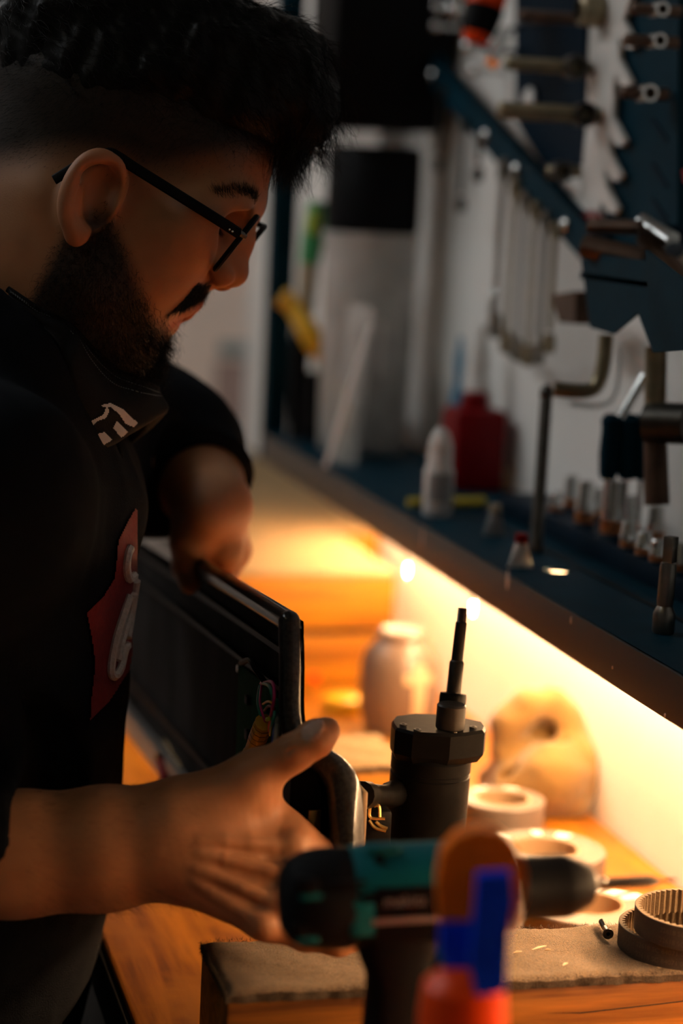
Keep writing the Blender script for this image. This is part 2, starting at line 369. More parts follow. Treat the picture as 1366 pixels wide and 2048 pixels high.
# raised slab at the far end
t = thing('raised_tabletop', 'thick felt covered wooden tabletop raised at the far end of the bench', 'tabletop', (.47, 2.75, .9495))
MB().box((.465, 2.325, .978), (.33, .27, .057), .003).out('front_slab', M['beamlit'], t)
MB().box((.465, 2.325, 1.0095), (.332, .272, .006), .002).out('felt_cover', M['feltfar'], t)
MB().box((.492, 2.897, .978), (.385, .868, .057), .003).out('rear_slab', M['beamlit'], t)
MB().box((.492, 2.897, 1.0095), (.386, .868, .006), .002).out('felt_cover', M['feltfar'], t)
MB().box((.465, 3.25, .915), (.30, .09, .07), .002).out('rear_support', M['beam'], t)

# ------------------------------------------------------------------ shelf
t = thing('wall_shelf', 'petrol blue steel wall shelf with a scuffed grey front lip', 'shelf', (.61, 1.52, 1.101))
SY0, SY1 = .62, 2.45
hx, hy, hr = .579, 1.55, .0115; q = .03; seg = 32
v = []; f = []
for z in (ZS, ZS-.003):
    xs = [XL, hx-q, hx+q, XW-.001]; ys = [SY0, hy-q, hy+q, SY1]; b = len(v)
    for x in xs:
        for y in ys: v.append((x, y, z))
    for i in range(3):
        for j in range(3):
            if (i, j) != (1, 1): f.append((b+i*4+j, b+(i+1)*4+j, b+(i+1)*4+j+1, b+i*4+j+1))
    c = len(v)
    for k in range(seg):
        th = 2*math.pi*k/seg; ca, sa = math.cos(th), math.sin(th); s = q/max(abs(ca), abs(sa))
        v.append((hx+s*ca, hy+s*sa, z))
    for k in range(seg):
        th = 2*math.pi*k/seg; v.append((hx+hr*math.cos(th), hy+hr*math.sin(th), z))
    for k in range(seg): k2 = (k+1) % seg; f.append((c+k, c+k2, c+seg+k2, c+seg+k))
o1 = 16+seg; n1 = 16+2*seg
for k in range(seg): k2 = (k+1) % seg; f.append((o1+k, o1+k2, n1+o1+k2, n1+o1+k))
build('shelf_plate', v, f, M['blue'], t, 30)
lip = MB().box((XL-.001, (SY0+SY1)/2, (1.101+1.1335)/2), (.003, SY1-SY0, .0325), .0008)
lip.out('front_lip', M['lip'], t)
for px, py, w_, h_ in [(1015,1160,.006,.013), (1142,1240,.002,.005), (845,1075,.003,.016), (870,1010,.003,.006), (1330,1430,.002,.002), (1225,1335,.0015,.002), (700,985,.003,.004)]:
    p = onx(px, py, XL-.0027)
    MB().sphere(p, (.0006, w_*.6, h_*.6), 10, 6).out('scuff', M['chip'], t)
MB().box((.60, 1.30, ZS+.0006), (.004, .9, .001)).out('slot', M['black'], t)
MB().box((.545, SY1+.012, 1.60), (.030, .024, 1.0), .002).out('upright', M['blue'], t)
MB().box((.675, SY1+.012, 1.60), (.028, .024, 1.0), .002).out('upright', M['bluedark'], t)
MB().box((.61, SY1+.012, 2.08), (.16, .024, .04), .002).out('cross_bar', M['blue'], t)
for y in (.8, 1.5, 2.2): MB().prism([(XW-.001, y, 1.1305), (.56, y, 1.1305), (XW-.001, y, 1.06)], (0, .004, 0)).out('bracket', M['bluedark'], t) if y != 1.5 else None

# warm strip lamp below the shelf
t = thing('strip_light', 'warm LED strip light under the wall shelf', 'light', (.60, 1.55, 1.10))
MB().box((.652, 1.54, 1.123), (.026, 1.80, .014), .002).out('housing', M['white'], t)
MB().box((.652, 1.54, 1.1135), (.012, 1.77, .006), .002).out('diffuser', M['glow'], t)
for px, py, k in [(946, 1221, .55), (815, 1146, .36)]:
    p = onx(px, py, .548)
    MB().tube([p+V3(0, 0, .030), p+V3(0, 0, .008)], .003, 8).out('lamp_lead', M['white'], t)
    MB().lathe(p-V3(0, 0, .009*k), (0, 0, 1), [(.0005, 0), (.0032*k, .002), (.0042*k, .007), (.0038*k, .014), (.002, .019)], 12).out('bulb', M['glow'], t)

# posters on the far wall
def sheet(name, px0, py0, px1, py1, m, lab, cat, off=.003):
    a = ony(px0, py0, YF-off); b = ony(px1, py1, YF-off)
    o = MB().box(((a[0]+b[0])/2, YF-off, (a[2]+b[2])/2), (abs(b[0]-a[0]), .002, abs(a[2]-b[2]))).out(name, m, None, None); tag(o, lab, cat); return o
sheet('poster', 432, 722, 532, 905, M['inkred'], 'pale pinkish paper sheet pinned to the far wall', 'poster')
sheet('notice', 438, 682, 520, 714, M['inkblue'], 'small faded blue notice above the pinkish sheet', 'notice')
# ------------------------------------------------------------------ things on the shelf
def lathe_thing(name, p, prof, m, lab, cat, group=None, seg=28):
    o = MB().lathe(p, (0, 0, 1), prof, seg).out(name, m); return tag(o, lab, cat, group)
ST = ZS+.0003
# stacked tubs at the far end of the shelf
p = V3(.612, 2.30, ST)
zt = onx(760, 468, p[0])[2]; z2 = onx(760, 262, p[0])[2]
t = thing('plastic_tub', 'tall cloudy plastic tub of parts, lowest in the stack on the shelf', 'tub', p)
h = zt-ST
MB().lathe(p, (0, 0, 1), [(.046, 0), (.050, .006), (.053, h*.96), (.055, h*.97), (.055, h), (.051, h), (.049, .01), (0, .008)], 40, cap=False).out('tub_wall', M['bag'], t)
for k in range(9):
    a = k*2.4; rr = .012+.02*((k*7) % 3)/2; q = p+V3(rr*math.cos(a), rr*math.sin(a), .011)
    MB().lathe(q, (math.cos(a)*.12, math.sin(a)*.12, 1), [(.009, 0), (.010, .06+.012*(k % 4)), (.004, .10+.02*(k % 3))], 10).out('stored_part', [M['grey'], M['dsteel'], M['paper'], M['tan']][k % 4], t)
p2 = p+V3(0, 0, h+.0003); h2 = z2-zt
t = thing('black_canister', 'black plastic canister with a clear lid, middle of the stack', 'canister', p2)
MB().lathe(p2, (0, 0, 1), [(.050, 0), (.053, .004), (.053, h2*.80), (.050, h2*.84), (0, h2*.84)], 40).out('body', M['black'], t)
MB().lathe(p2+V3(0, 0, h2*.842), (0, 0, 1), [(.052, 0), (.054, .003), (.054, h2*.14), (.050, h2*.155), (0, h2*.155)], 40).out('lid', M['clear'], t)
p3 = p2+V3(0, 0, h2+.0003)
t = thing('black_case', 'black case standing on top of the canister stack', 'case', p3)
MB().box(p3+V3(0, 0, .11), (.135, .12, .219), .012).out('body', M['black'], t)
MB().tube(spline([p3+V3(-.03, 0, .218), p3+V3(-.025, 0, .245), p3+V3(.025, 0, .245), p3+V3(.03, 0, .218)], 12), .005, 8).out('handle', M['black'], t)
# plastic bag with parts left of the tub, stick, knife, brush
t = thing('parts_bag', 'cloudy plastic bag with small parts leaning by the tub', 'bag', V3(.566, 2.20, ST))
c = V3(.566, 2.20, ST); v = []; f = []; n = 14; mm = 18
for side in (0, 1):
    for i in range(mm+1):
        for j in range(n+1):
            s = i/mm; u = j/n*2-1
            bul = (1-u*u)*(.016*(1-s)**.5*(s+.15)**.3)*(1 if side else -1)
            v.append(c+V3(bul+.004*math.sin(u*5+s*7)+s*.012, u*.04, s*.17))
g = lambda k, i, j: k*(mm+1)*(n+1)+i*(n+1)+j
for k in (0, 1):
    for i in range(mm):
        for j in range(n): f.append((g(k,i,j), g(k,i+1,j), g(k,i+1,j+1), g(k,i,j+1)))
build('bag_film', v, f, M['bag'], t, 180)
for k in range(7):
    MB().lathe(c+V3(0, -.027+.009*k, .004), (0, 0, 1), [(.004, 0), (.0045, .03+.02*(k % 3)), (.003, .04+.02*(k % 3))], 8).out('stored_part', [M['dsteel'], M['yellow2'], M['steel'], M['grey']][k % 4], t)
a, b = A(742, 650, 2.10), A(652, 932, 2.14)
o = MB().tube(spline([a, (a+b)/2+V3(0, 0, .004), b], 10), .0045, 8, sq=(1, .5)).out('plastic_strap', M['white']); tag(o, 'white plastic strap leaning diagonally across the plastic bag', 'strap')
# yellow handled knife hanging from the shelf upright
kx = SY1-.03
t = thing('yellow_knife', 'yellow handled knife hung diagonally on the blue shelf upright', 'knife', A(610, 730, 2.39))
pts = [A(562, 592, 2.40), A(585, 612, 2.40), A(618, 665, 2.39), A(645, 715, 2.39)]
MB().tube(spline(pts, 16), [.010, .0125, .012, .0115, .011, .011, .011, .0115, .012, .0125, .013, .013, .013, .012, .011, .008], 12).out('handle', M['yellow'], t)
MB().prism([A(640, 705, 2.39), A(655, 715, 2.39), A(655, 790, 2.39), A(650, 800, 2.39)], (.003, .002, 0)).out('blade', M['lime'], t)
t = thing('green_brush', 'green and tan handled brush standing behind the yellow knife', 'brush', A(600, 820, 2.44))
MB().tube([A(634, 405, 2.425), A(626, 480, 2.425), A(618, 530, 2.425)], [.011, .014, .012], 12).out('grip', M['green'], t)
MB().lathe(A(622, 470, 2.408), A(630, 420, 2.408)-A(622, 470, 2.408), [(.001, 0), (.006, .004), (.007, .02), (.005, .028)], 10).out('badge', M['lime'], t)
MB().tube([A(618, 530, 2.425), A(607, 650, 2.425)], [.012, .010], 12).out('shaft', M['tan'], t)
MB().tube([A(607, 650, 2.425), A(600, 700, 2.425), A(590, 880, 2.425)], [.011, .012, .008], 12).out('ferrule', M['black'], t)
q = V3(.600, 2.385, ST)
t = thing('dark_box', 'small black box in the far corner of the shelf', 'box', q)
MB().box(q+V3(0, 0, .04), (.07, .05, .08), .004).out('body', M['black'], t)
MB().lathe(q+V3(-.012, 0, .0805), (0, 0, 1), [(.012, 0), (.014, .012), (.012, .03), (.006, .042), (0, .044)], 14).out('knob', M['tan'], t)
# red canister and the bottles behind it
p = onz(940, 975, ST)
t = thing('red_canister', 'dark red plastic canister on the shelf', 'canister', p)
hh = onx(940, 812, p[0])[2]-ST
MB().box(p+V3(0, 0, hh/2), (.054, .058, hh), .007).out('body', M['redp'], t)
MB().lathe(p+V3(.0, 0, hh), (0, 0, 1), [(.014, 0), (.014, .012), (.011, .016), (0, .016)], 20).out('cap', M['redp'], t)
for px, top, m, lab, dx in [(955, 650, 'white', 'white spray bottle behind the red canister', .014), (915, 672, 'skyblue', 'slim blue bottle left of the white spray bottle', .0)]:
    q = V3(.660, p[1]+.075+(.02 if px < 930 else 0), ST); zt = onx(px, top, q[0])[2]-ST
    q[1] = onx(px, 800, q[0])[1]
    r = .017 if px > 930 else .008
    t = thing('bottle', lab, 'bottle', q)
    MB().lathe(q, (0, 0, 1), [(r*.9, 0), (r, .004), (r, zt*.55), (r*.5, zt*.68), (r*.5, zt*.72)], 20).out('body', M[m], t)
    MB().lathe(q+V3(0, 0, zt*.72), (0, 0, 1), [(r*.62, 0), (r*.62, zt*.14), (r*.4, zt*.2), (r*.3, zt*.28)], 16).out('nozzle', M[m], t)
# white glue bottle
p = onz(874, 1030, ST); k = (onx(874, 852, p[0])[2]-ST)
t = thing('glue_bottle', 'white glue bottle with a pointed cap standing in front of the red canister', 'bottle', p)
MB().lathe(p, (0, 0, 1), [(.0125, 0), (.0138, .002), (.0138, k*.50), (.0125, k*.55), (.009, k*.57)], 28).out('body', M['white'], t)
MB().lathe(p+V3(0, 0, k*.57), (0, 0, 1), [(.0115, 0), (.0115, k*.12), (.0105, k*.14), (.0112, k*.16), (.0105, k*.26), (.007, k*.38), (.003, k*.43), (0, k*.435)], 24).out('cap', M['white'], t)
lb = MB()
for i in range(6):
    for s in (-1, 1): pass
lv = []; lf = []
for i in range(13):
    th = -2.6+i*.16
    for z in (.014, .040): lv.append(p+V3(.01395*math.cos(th), .01395*math.sin(th), z))
for i in range(12): lf.append((2*i, 2*i+2, 2*i+3, 2*i+1))
build('label', lv, lf, M['grey'], t, 60)
a, b = onz(818, 1005, ST+.006), onz(968, 1005, ST+.006)
o = MB().tube([a, a*.7+b*.3, b], [.0055, .0065, .0065], 12, sq=(1, .8)).out('yellow_marker', M['yellow2']); tag(o, 'dull yellow marker lying behind the white glue bottle', 'marker')
# tubes and bits
def squeeze_tube(px, py, top, w, body, capm, lab):
    p = onz(px, py, ST); h = onx(px, top, p[0])[2]-ST
    t = thing('squeeze_tube', lab, 'tube', p)
    prof = []; v = []; f = []; seg = 20; n = 8
    for i in range(n+1):
        s = i/n; ra = w*(1-s)+.0042*s; rb = .0012*(1-s)+.0042*s
        for k in range(seg): th = 2*math.pi*k/seg; q = cr*math.cos(th)*ra; v.append(p+V3(q[0], q[1], 0)+V3(math.sin(th)*rb*-.3, math.sin(th)*rb, h*.74*s))
    for i in range(n):
        for k in range(seg): k2 = (k+1) % seg; f.append((i*seg+k, i*seg+k2, (i+1)*seg+k2, (i+1)*seg+k))
    build('body', v, f, body, t, 60)
    MB().lathe(p+V3(0, 0, h*.73), (0, 0, 1), [(.0052, 0), (.0055, .001), (.0045, h*.26), (0, h*.27)], 16).out('cap', capm, t)
squeeze_tube(1040, 1135, 1064, .0105, M['white'], M['redp'], 'small white squeeze tube standing on its red cap end up')
squeeze_tube(988, 1072, 1006, .0105, M['grey'], M['tan'], 'grey squeeze tube behind the red capped tube')
p = onz(1005, 975, ST)
o = MB().box(p+V3(0, 0, .012), (.03, .035, .024), .004).out('sanding_block', M['cream']); tag(o, 'yellowish sanding block right of the red canister', 'block')
p = onz(1052, 968, ST)
o = MB().lathe(p, (0, 0, 1), [(.010, 0), (.011, .006), (.009, .02), (.005, .026), (0, .027)], 18).out('rubber_stopper', M['rust']); tag(o, 'reddish brown rubber stopper standing behind the steel rod', 'stopper')
# dark steel rod
a, b = onz(1072, 1105, ST), onx(1094, 772, onz(1072, 1105, ST)[0]+.004)
t = thing('steel_rod', 'tall dark steel rod with a ball end standing on the shelf', 'rod', a)
d = unit(b-a); L = np.linalg.norm(b-a)
MB().lathe(a, d, [(.0062, 0), (.0062, .006), (.0052, .008), (.0052, L-.012), (.004, L-.01)], 16).out('shaft', M['dsteel'], t)
MB().lathe(a+d*(L-.012), d, [(.004, 0), (.0058, .003), (.0058, .009), (.003, .013), (0, .0135)], 16).out('ball_end', M['dsteel'], t)
# extension with socket in the front
def socket_prof(r, h, r2=None):
    r2 = r2 or r*.86
    return [(r*.93, 0), (r, .0012), (r, h*.52), (r2, h*.60), (r2, h*.97), (r2*.93, h), (r2*.55, h), (r2*.5, h*.7), (0, h*.7)]
p = onz(1326, 1265, ST); hz = onx(1340, 1072, p[0])[2]-ST
t = thing('socket_extension', 'steel socket extension bar standing upright near the shelf lip', 'socket', p)
MB().lathe(p, (0, 0, 1), [(.0072, 0), (.0077, .001), (.0077, hz*.20), (.0055, hz*.27), (.0046, hz*.29)], 28).out('socket_end', M['midsteel'], t)
MB().lathe(p+V3(0, 0, hz*.28), (.02, 0, 1), [(.0055, 0), (.0058, hz*.05), (.0058, hz*.40), (.0052, hz*.44)], 24).out('shaft', M['midsteel'], t)
MB().box(p+V3(.0012, 0, hz*.86), (.0078, .0078, hz*.27), .0008, R=[[.8, -.6, 0], [.6, .8, 0], [0, 0, 1]]).out('square_drive', M['midsteel'], t)
# socket rail at the back of the shelf
MBb = MB().box((.658, 1.52, ST+.009), (.062, .66, .018), .002)
rail = MBb.out('socket_rail', M['bluedark']); tag(rail, 'low dark blue rail along the wall holding the chrome sockets', 'rail')
ZR = ST+.0183
SK = [(1166, 1082, 960, .0085, .636, 'tall chrome socket with a painted orange reflection, furthest in the row'),
      (1220, 1105, 958, .0095, .636, 'tall chrome socket, second from the steel rod'),
      (1254, 1112, 1040, .0068, .632, 'small chrome socket right of the two tall ones'),
      (1286, 1128, 1062, .0068, .632, 'small chrome socket, fourth in the row'),
      (1314, 1140, 1078, .0070, .632, 'small chrome socket just left of the extension bar'),
      (1358, 1160, 1085, .0072, .632, 'small chrome socket right of the extension bar'),
      (1110, 1050, 985, .0065, .640, 'short chrome socket beside the foot of the steel rod'),
      (1140, 1030, 950, .0075, .660, 'dark chrome socket at the back of the rail'),
      (1195, 1040, 975, .0070, .665, 'chrome socket behind the two tall sockets'),
      (1260, 1060, 990, .0080, .665, 'chrome socket in the back row above the small ones'),
      (1310, 1075, 1010, .0075, .667, 'chrome socket in the back row near the black pouch')]
for px, py, top, r, x, lab in SK:
    q = onx(px, py, x); q[2] = ZR; h = max(.018, min(.06, onx(px, top, x)[2]-ZR))
    t = thing('chrome_socket', lab, 'socket', q, 'sockets on the shelf rail')
    MB().lathe(q, (0, 0, 1), socket_prof(r, h), 24, cap=False).out('body', M['steel'], t)
    MB().lathe(q+V3(0, 0, h*.12), (0, 0, 1), [(r*1.012, 0), (r*1.012, h*.22)], 24, cap=False).out('band', M['warmrefl'], t)  # painted orange reflection round the socket
q = V3(.662, 1.336, ZR)
t = thing('black_pouch', 'black tool pouch leaning at the back of the shelf', 'pouch', q)
MB().prism([q+V3(-.02, -.03, 0), q+V3(-.02, .045, 0), q+V3(-.002, .03, .11), q+V3(.002, .005, .16), q+V3(.0, -.03, .15)], (.02, 0, 0)).out('body', M['black'], t)

# ------------------------------------------------------------------ tools on the wall
XT = .667
def wp(px, py, x=XT): return onx(px, py, x)
# slanted spanner rack
a, b = wp(852, 128, .655), wp(1195, 512, .655)
t = thing('spanner_rack', 'slanted petrol blue spanner rack on the wall', 'tool rack', (a+b)/2)
d = unit(b-a); nrm = V3(1, 0, 0); upv = unit(np.cross(d, nrm)); upv = upv if upv[2] > 0 else -upv
hw = .017
MB().prism([a+upv*hw, b+upv*hw, b-upv*hw, a-upv*hw], (.004, 0, 0)).out('bar', M['blue'], t)
MB().prism([a+upv*hw, b+upv*hw, b+upv*hw+V3(.008, 0, 0), a+upv*hw+V3(.008, 0, 0)], upv*-.003).out('top_flange', M['blue'], t)
for s in (.06, .42, .60, .86):
    p = a+d*s*np.linalg.norm(b-a)-upv*.002
    MB().lathe(p-V3(.006, 0, 0), (1, 0, 0), [(0, -.001), (.003, -.0005), (.0055, .001), (.007, .0035), (.0045, .0065), (.0025, .007), (.0025, .039)], 16).out('rack_bolt', M['steel'], t)
LS = np.linalg.norm(b-a)
names = ['longest', 'second longest', 'third longest', 'fourth longest', 'middle sized', 'fourth shortest', 'third shortest', 'second shortest', 'shortest']
WR = [(880, 190, 330, .6, 'dsteel'), (925, 260, 410, .7, 'dsteel'), (955, 290, 350, .7, 'dsteel'), (1003, 350, 655, 1.15, 'midsteel'), (1026, 385, 690, 1.0, 'bsteel'), (1046, 410, 705, .95, 'midsteel'), (1066, 430, 715, .9, 'bsteel'), (1087, 450, 712, .9, 'midsteel'), (1106, 470, 690, .8, 'bsteel')]
wl = ['dark spanner at the upper left end of the slanted rack', 'dark spanner, second from the upper left rack end', 'short dark spanner just left of the long bright ones', 'long chrome spanner with the brightest head, first of the close set row', 'bronze toned spanner right of the brightest chrome one', 'chrome spanner in the middle of the close set row', 'bronze toned spanner right of the middle chrome one', 'chrome spanner, last but one in the close set row', 'bronze toned spanner, last of the close set row']
for (px, y0, y1_, k, m), lab in zip(WR, wl):
    x = .650; p0 = wp(px, y0, x); p1 = wp(px-4, y1_, x)
    p1 = V3(x, p0[1], p1[2]); L = p0[2]-p1[2]
    t = thing('hanging_spanner', lab, 'spanner', p1, 'spanners on the slanted rack')
    MB().prism([V3(x, p0[1]+s*.0042*k, z) for s, z in ((-1, p1[2]+.012), (1, p1[2]+.012), (1.15, p0[2]), (-1.15, p0[2]))], (.0035, 0, 0)).out('shank', M[m], t)
    # open jaw at the bottom
    c = V3(x-.0008, p0[1], p1[2]); R = .0125*k; pts = []
    for i in range(17): th = math.radians(-55+i*(360-70)/16+90+35-90); pts.append(th)
    out = [c+V3(0, R*math.sin(q), R*math.cos(q)) for q in [math.radians(-145+i*290/18) for i in range(19)]]
    inn = [c+V3(0, R*.48*s, z*R) for s, z in ((1, -.75), (1, -.05), (.6, .2), (-.6, .2), (-1, -.05), (-1, -.75))]
    MB().prism(out+inn, (.006, 0, 0)).out('open_jaw', M[m], t)
    if px == 1003: MB().sphere(V3(x-.001, p0[1], p1[2]+.018), (.0045, .0065, .019), 18, 14).out('glint_boss', M['steel'], t)  # bright boss added to catch a lamp glint
    v_ = MB(); c2 = V3(x-.0006, p0[1], p0[2]+.004); R2 = .0105*k; seg = 20; vv = []; ff = []
    for xx in (0, .006):
        for rr in (R2, R2*.6):
            for i in range(seg): th = 2*math.pi*i/seg; vv.append(c2+V3(xx, rr*math.sin(th), rr*math.cos(th)))
    for i in range(seg):
        j = (i+1) % seg; ff += [(i, j, seg+j, seg+i), (2*seg+i, 3*seg+i, 3*seg+j, 2*seg+j), (i, 2*seg+i, 2*seg+j, j), (seg+i, seg+j, 3*seg+j, 3*seg+i)]
    v_.add(vv, ff).out('ring_end', M[m], t)
# blue panels behind the pin hooks
def wallpanel(name, poly, m, lab, cat, x=.676, th=.008):
    o = MB().prism([wp(px, py, x) for px, py in poly], (th, 0, 0)).out(name, m); return tag(o, lab, cat)
wallpanel('pegboard', [(1030, -60), (1170, -60), (1168, 330), (1085, 330), (1030, 240)], M['bluedark'], 'dark blue tool panel behind the steel pins', 'panel')
# white comb rack
comb = [(1182, -40), (1272, -40)]
for y in (40, 118, 235, 305, 370):
    x0 = 1240-(y-40)*.105
    comb += [(x0+6, y), (x0+30, y+46), (x0+22, y+58), (x0+10, y+54), (x0-4, y+32)]
comb += [(1196, 445), (1168, 470), (1110, 430), (1095, 395), (1160, 395), (1165, 330), (1172, 250)]
wallpanel('comb_rack', comb, M['white'], 'white comb shaped rack with slanted teeth beside the blue upright', 'rack', .664, .004)
# blue upright at the right
q0 = wp(1240, 200, .645)
t = thing('blue_upright', 'tall petrol blue steel upright at the right edge', 'upright', wp(1300, 470, .66))
MB().prism([wp(1236, -60, .672), wp(1358, -60, .672), wp(1354, 500, .672), wp(1205, 500, .672)], (.012, 0, 0)).out('plate', M['blue'], t)
for y in (240, 330, 400):
    MB().prism([wp(1300, y, .671), wp(1306, y-4, .671), wp(1336, y+40, .671), wp(1330, y+46, .671)], (.003, 0, 0)).out('slot', M['bluedark'], t)
# steel pins sticking out of the wall, box spanners on them
PIN = [((1000, 140), (1190, 138), .0060, 'bsteel', .0108, 'bronze toned pin with a dark hollow socket on the dark blue panel'),
       ((985, 222), (1208, 232), .0075, 'bsteel', .0105, 'bronze toned pin with a hollow ring end below the upper one'),
       ((1030, 45), (1180, 40), .0050, 'rust', 0, 'rusty brown pin at the top of the dark blue panel'),
       ((1255, 30), (1360, 24), .0048, 'rust', .006, 'brown pin at the top right corner'),
       ((1240, 92), (1355, 86), .0048, 'rust', .006, 'brown pin below the top right one'),
       ((1235, 203), (1335, 190), .0052, 'rust', .007, 'brown pin with a chrome end crossing the blue upright'),
       ((1090, 345), (1160, 345), .0045, 'bsteel', .009, 'short bronze pin low on the white comb rack')]
for (ax, ay), (bx_, by), r, m, sr, lab in PIN:
    b = wp(bx_, by, .668); D = (b-CAM)@cf; a = A(ax, ay, D)
    a = V3(b[0]-np.linalg.norm(a-b), b[1], b[2]); L = b[0]-a[0]
    t = thing('wall_pin', lab, 'pin', b, 'pins sticking out of the tool wall')
    MB().lathe(a, (1, 0, 0), [(r*.5, 0), (r, .002), (r, L)], 16).out('shaft', M[m], t)
    if sr:
        c = b-V3(.020, 0.0, 0)
        MB().lathe(c-V3(0, .013, 0), (0, 1, 0), [(sr*.62, .012), (sr*.66, 0), (sr, 0), (sr, .020), (0, .020)], 24, cap=False).out('hollow_socket', M['dsteel'] if m != 'rust' else M['steel'], t)
# round disc and dark clip on the panel
o = MB().lathe(wp(1060, 205, .672), (-1, 0, 0), [(.014, 0), (.0145, .002), (.012, .004), (0, .0045)], 28).out('round_disc', M['white']); tag(o, 'round white disc on the panel between the pins', 'disc')
o = MB().lathe(wp(1205, 22, .664), (-1, 0, 0), [(.013, 0), (.0145, .003), (.014, .02), (.009, .022), (.009, .012), (0, .012)], 28).out('bronze_socket', M['bsteel']); tag(o, 'large bronze socket hung at the very top beside the comb rack', 'socket')
# orange and black screwdriver handle with chrome parts at the top
c0 = A(985, -45, 1.98); c1 = A(950, 85, 1.98)
t = thing('red_tool', 'black tool with red orange bands hanging at the top', 'tool', c1)
dv = c1-c0; L = np.linalg.norm(dv)
MB().lathe(c0, dv, [(.016, 0), (.0185, .004), (.0185, L*.44), (.0175, L*.46)], 24).out('upper_band', M['redorange'], t)
MB().lathe(c0+unit(dv)*L*.455, dv, [(.0175, 0), (.019, .002), (.0165, L*.38), (.014, L*.42)], 24).out('grip', M['black'], t)
MB().lathe(c0+unit(dv)*L*.87, dv, [(.014, 0), (.0125, L*.10), (.008, L*.14), (0, L*.14)], 20).out('lower_band', M['redorange'], t)
MB().tube([c1, c1+V3(.03, .04, -.005), V3(.689, c1[1]+.05, c1[2])], .003, 8).out('hook', M['steel'], t)
t = thing('chrome_bit', 'bright square chrome bar hanging below the red tool', 'bar', A(985, 128, 1.95))
ca, cb = A(1012, 62, 1.96), A(984, 126, 1.94)
MB().tube([ca, cb], .0075, 4).out('bar', M['steel'], t)
MB().tube([ca, ca+V3(.03, .03, .01), V3(.689, ca[1]+.03, ca[2]+.012)], .003, 8).out('hook', M['steel'], t)
for px, py, r, lab in [(938, 92, .008, 'small chrome ball hook left of the square chrome bar'), (908, 18, .009, 'chrome hook at the top of the wall, right one'), (875, 14, .007, 'chrome hook at the top of the wall, left one'), (870, 52, .006, 'small chrome hook below the top pair'), (950, 140, .007, 'small chrome hook below the square chrome bar')]:
    e = wp(px, py, .655)
    t = thing('wall_hook', lab, 'hook', e, 'chrome hooks on the wall')
    MB().sphere(e, r, 16, 10).out('ball', M['steel'], t)
    MB().tube([e, V3(.689, e[1], e[2])], .003, 8).out('stem', M['steel'], t)
# lower right bracket with plates, bars and hanging keys
t = thing('tool_bracket', 'petrol blue steel bracket jutting from the wall at the right', 'bracket', wp(1260, 600, .64))
MB().prism([wp(1160, 505, .60), wp(1285, 520, .60), wp(1366, 560, .60), wp(1366, 690, .60), wp(1305, 705, .60), wp(1275, 625, .60), wp(1225, 668, .60), wp(1180, 655, .60)], (.003, 0, 0)).out('front_plate', M['blue'], t)
MB().prism([wp(1290, 500, .572), wp(1366, 560, .572), wp(1366, 700, .572), wp(1305, 705, .572)], (.003, 0, 0)).out('side_plate', M['blue'], t)
yb = wp(1230, 600, .60)[1]
MB().box((.645, yb, wp(1230, 560, .60)[2]), (.09, .16, .006), .001).out('top_plate', M['bluedark'], t)
MB().prism([wp(1100, 590, .63), wp(1150, 582, .63), wp(1150, 648, .63), wp(1118, 645, .63)], (.02, .0, 0)).out('wood_inlay', M['rust'], t)
for k, (p0, p1, r, m) in enumerate([((1180, 452), (1282, 455), .0075, 'rust'), ((1170, 492), (1290, 520), .012, 'rust'), ((1290, 470), (1366, 560), .010, 'rust'), ((1285, 440), (1345, 480), .0085, 'steel'), ((1335, 485), (1350, 500), .008, 'steel')]):
    a, b = A(*p0, 1.66), A(*p1, 1.64)
    MB().tube([a, a*.5+b*.5, b], r, 12, sq=(1, .8)).out(['cross_bar', 'broad_bar', 'slanted_bar', 'chrome_jaw', 'chrome_nut'][k], M[m], t)
MB().tube([A(1282, 455, 1.66), A(1285, 470, 1.66)+V3(.06, 0, 0), V3(.689, A(1285, 470, 1.66)[1], A(1285, 470, 1.66)[2])], .006, 10).out('stay', M['bluedark'], t)
def lkey(pts, r, m, lab, d):
    P = [A(x, y, d) for x, y in pts]
    o = MB().tube(spline(P, 26), r, 12).out('hex_key', M[m]); return tag(o, lab, 'hex key')
lkey([(1212, 670), (1208, 720), (1198, 762), (1180, 780), (1145, 782), (1108, 778)], .0062, 'bsteel', 'bent bronze toned hex key hanging under the blue bracket', 1.70)
lkey([(1238, 690), (1236, 760), (1222, 800), (1190, 812), (1140, 806)], .0022, 'white', 'thin pale wire hook behind the bent hex key', 1.76)
a = A(1312, 700, 1.62)
t = thing('hammer', 'hammer with a dark head hanging below the blue bracket', 'hammer', A(1310, 960, 1.62))
MB().tube([A(1312, 695, 1.62), A(1310, 820, 1.62)], .0085, 12).out('upper_shaft', M['bsteel'], t)
MB().tube([A(1298, 845, 1.62), A(1380, 848, 1.60)], .016, 16).out('head', M['dsteel'], t)
MB().tube([A(1310, 860, 1.62), A(1314, 1010, 1.62)], [.009, .010], 12).out('handle', M['rust'], t)
a, b = A(1290, 750, 1.66), A(1240, 835, 1.66)
o = MB().tube([a, b], [.0045, .0040], 10).out('steel_pin', M['steel']); tag(o, 'thin steel pin hanging slanted between the hex key and hammer', 'pin')
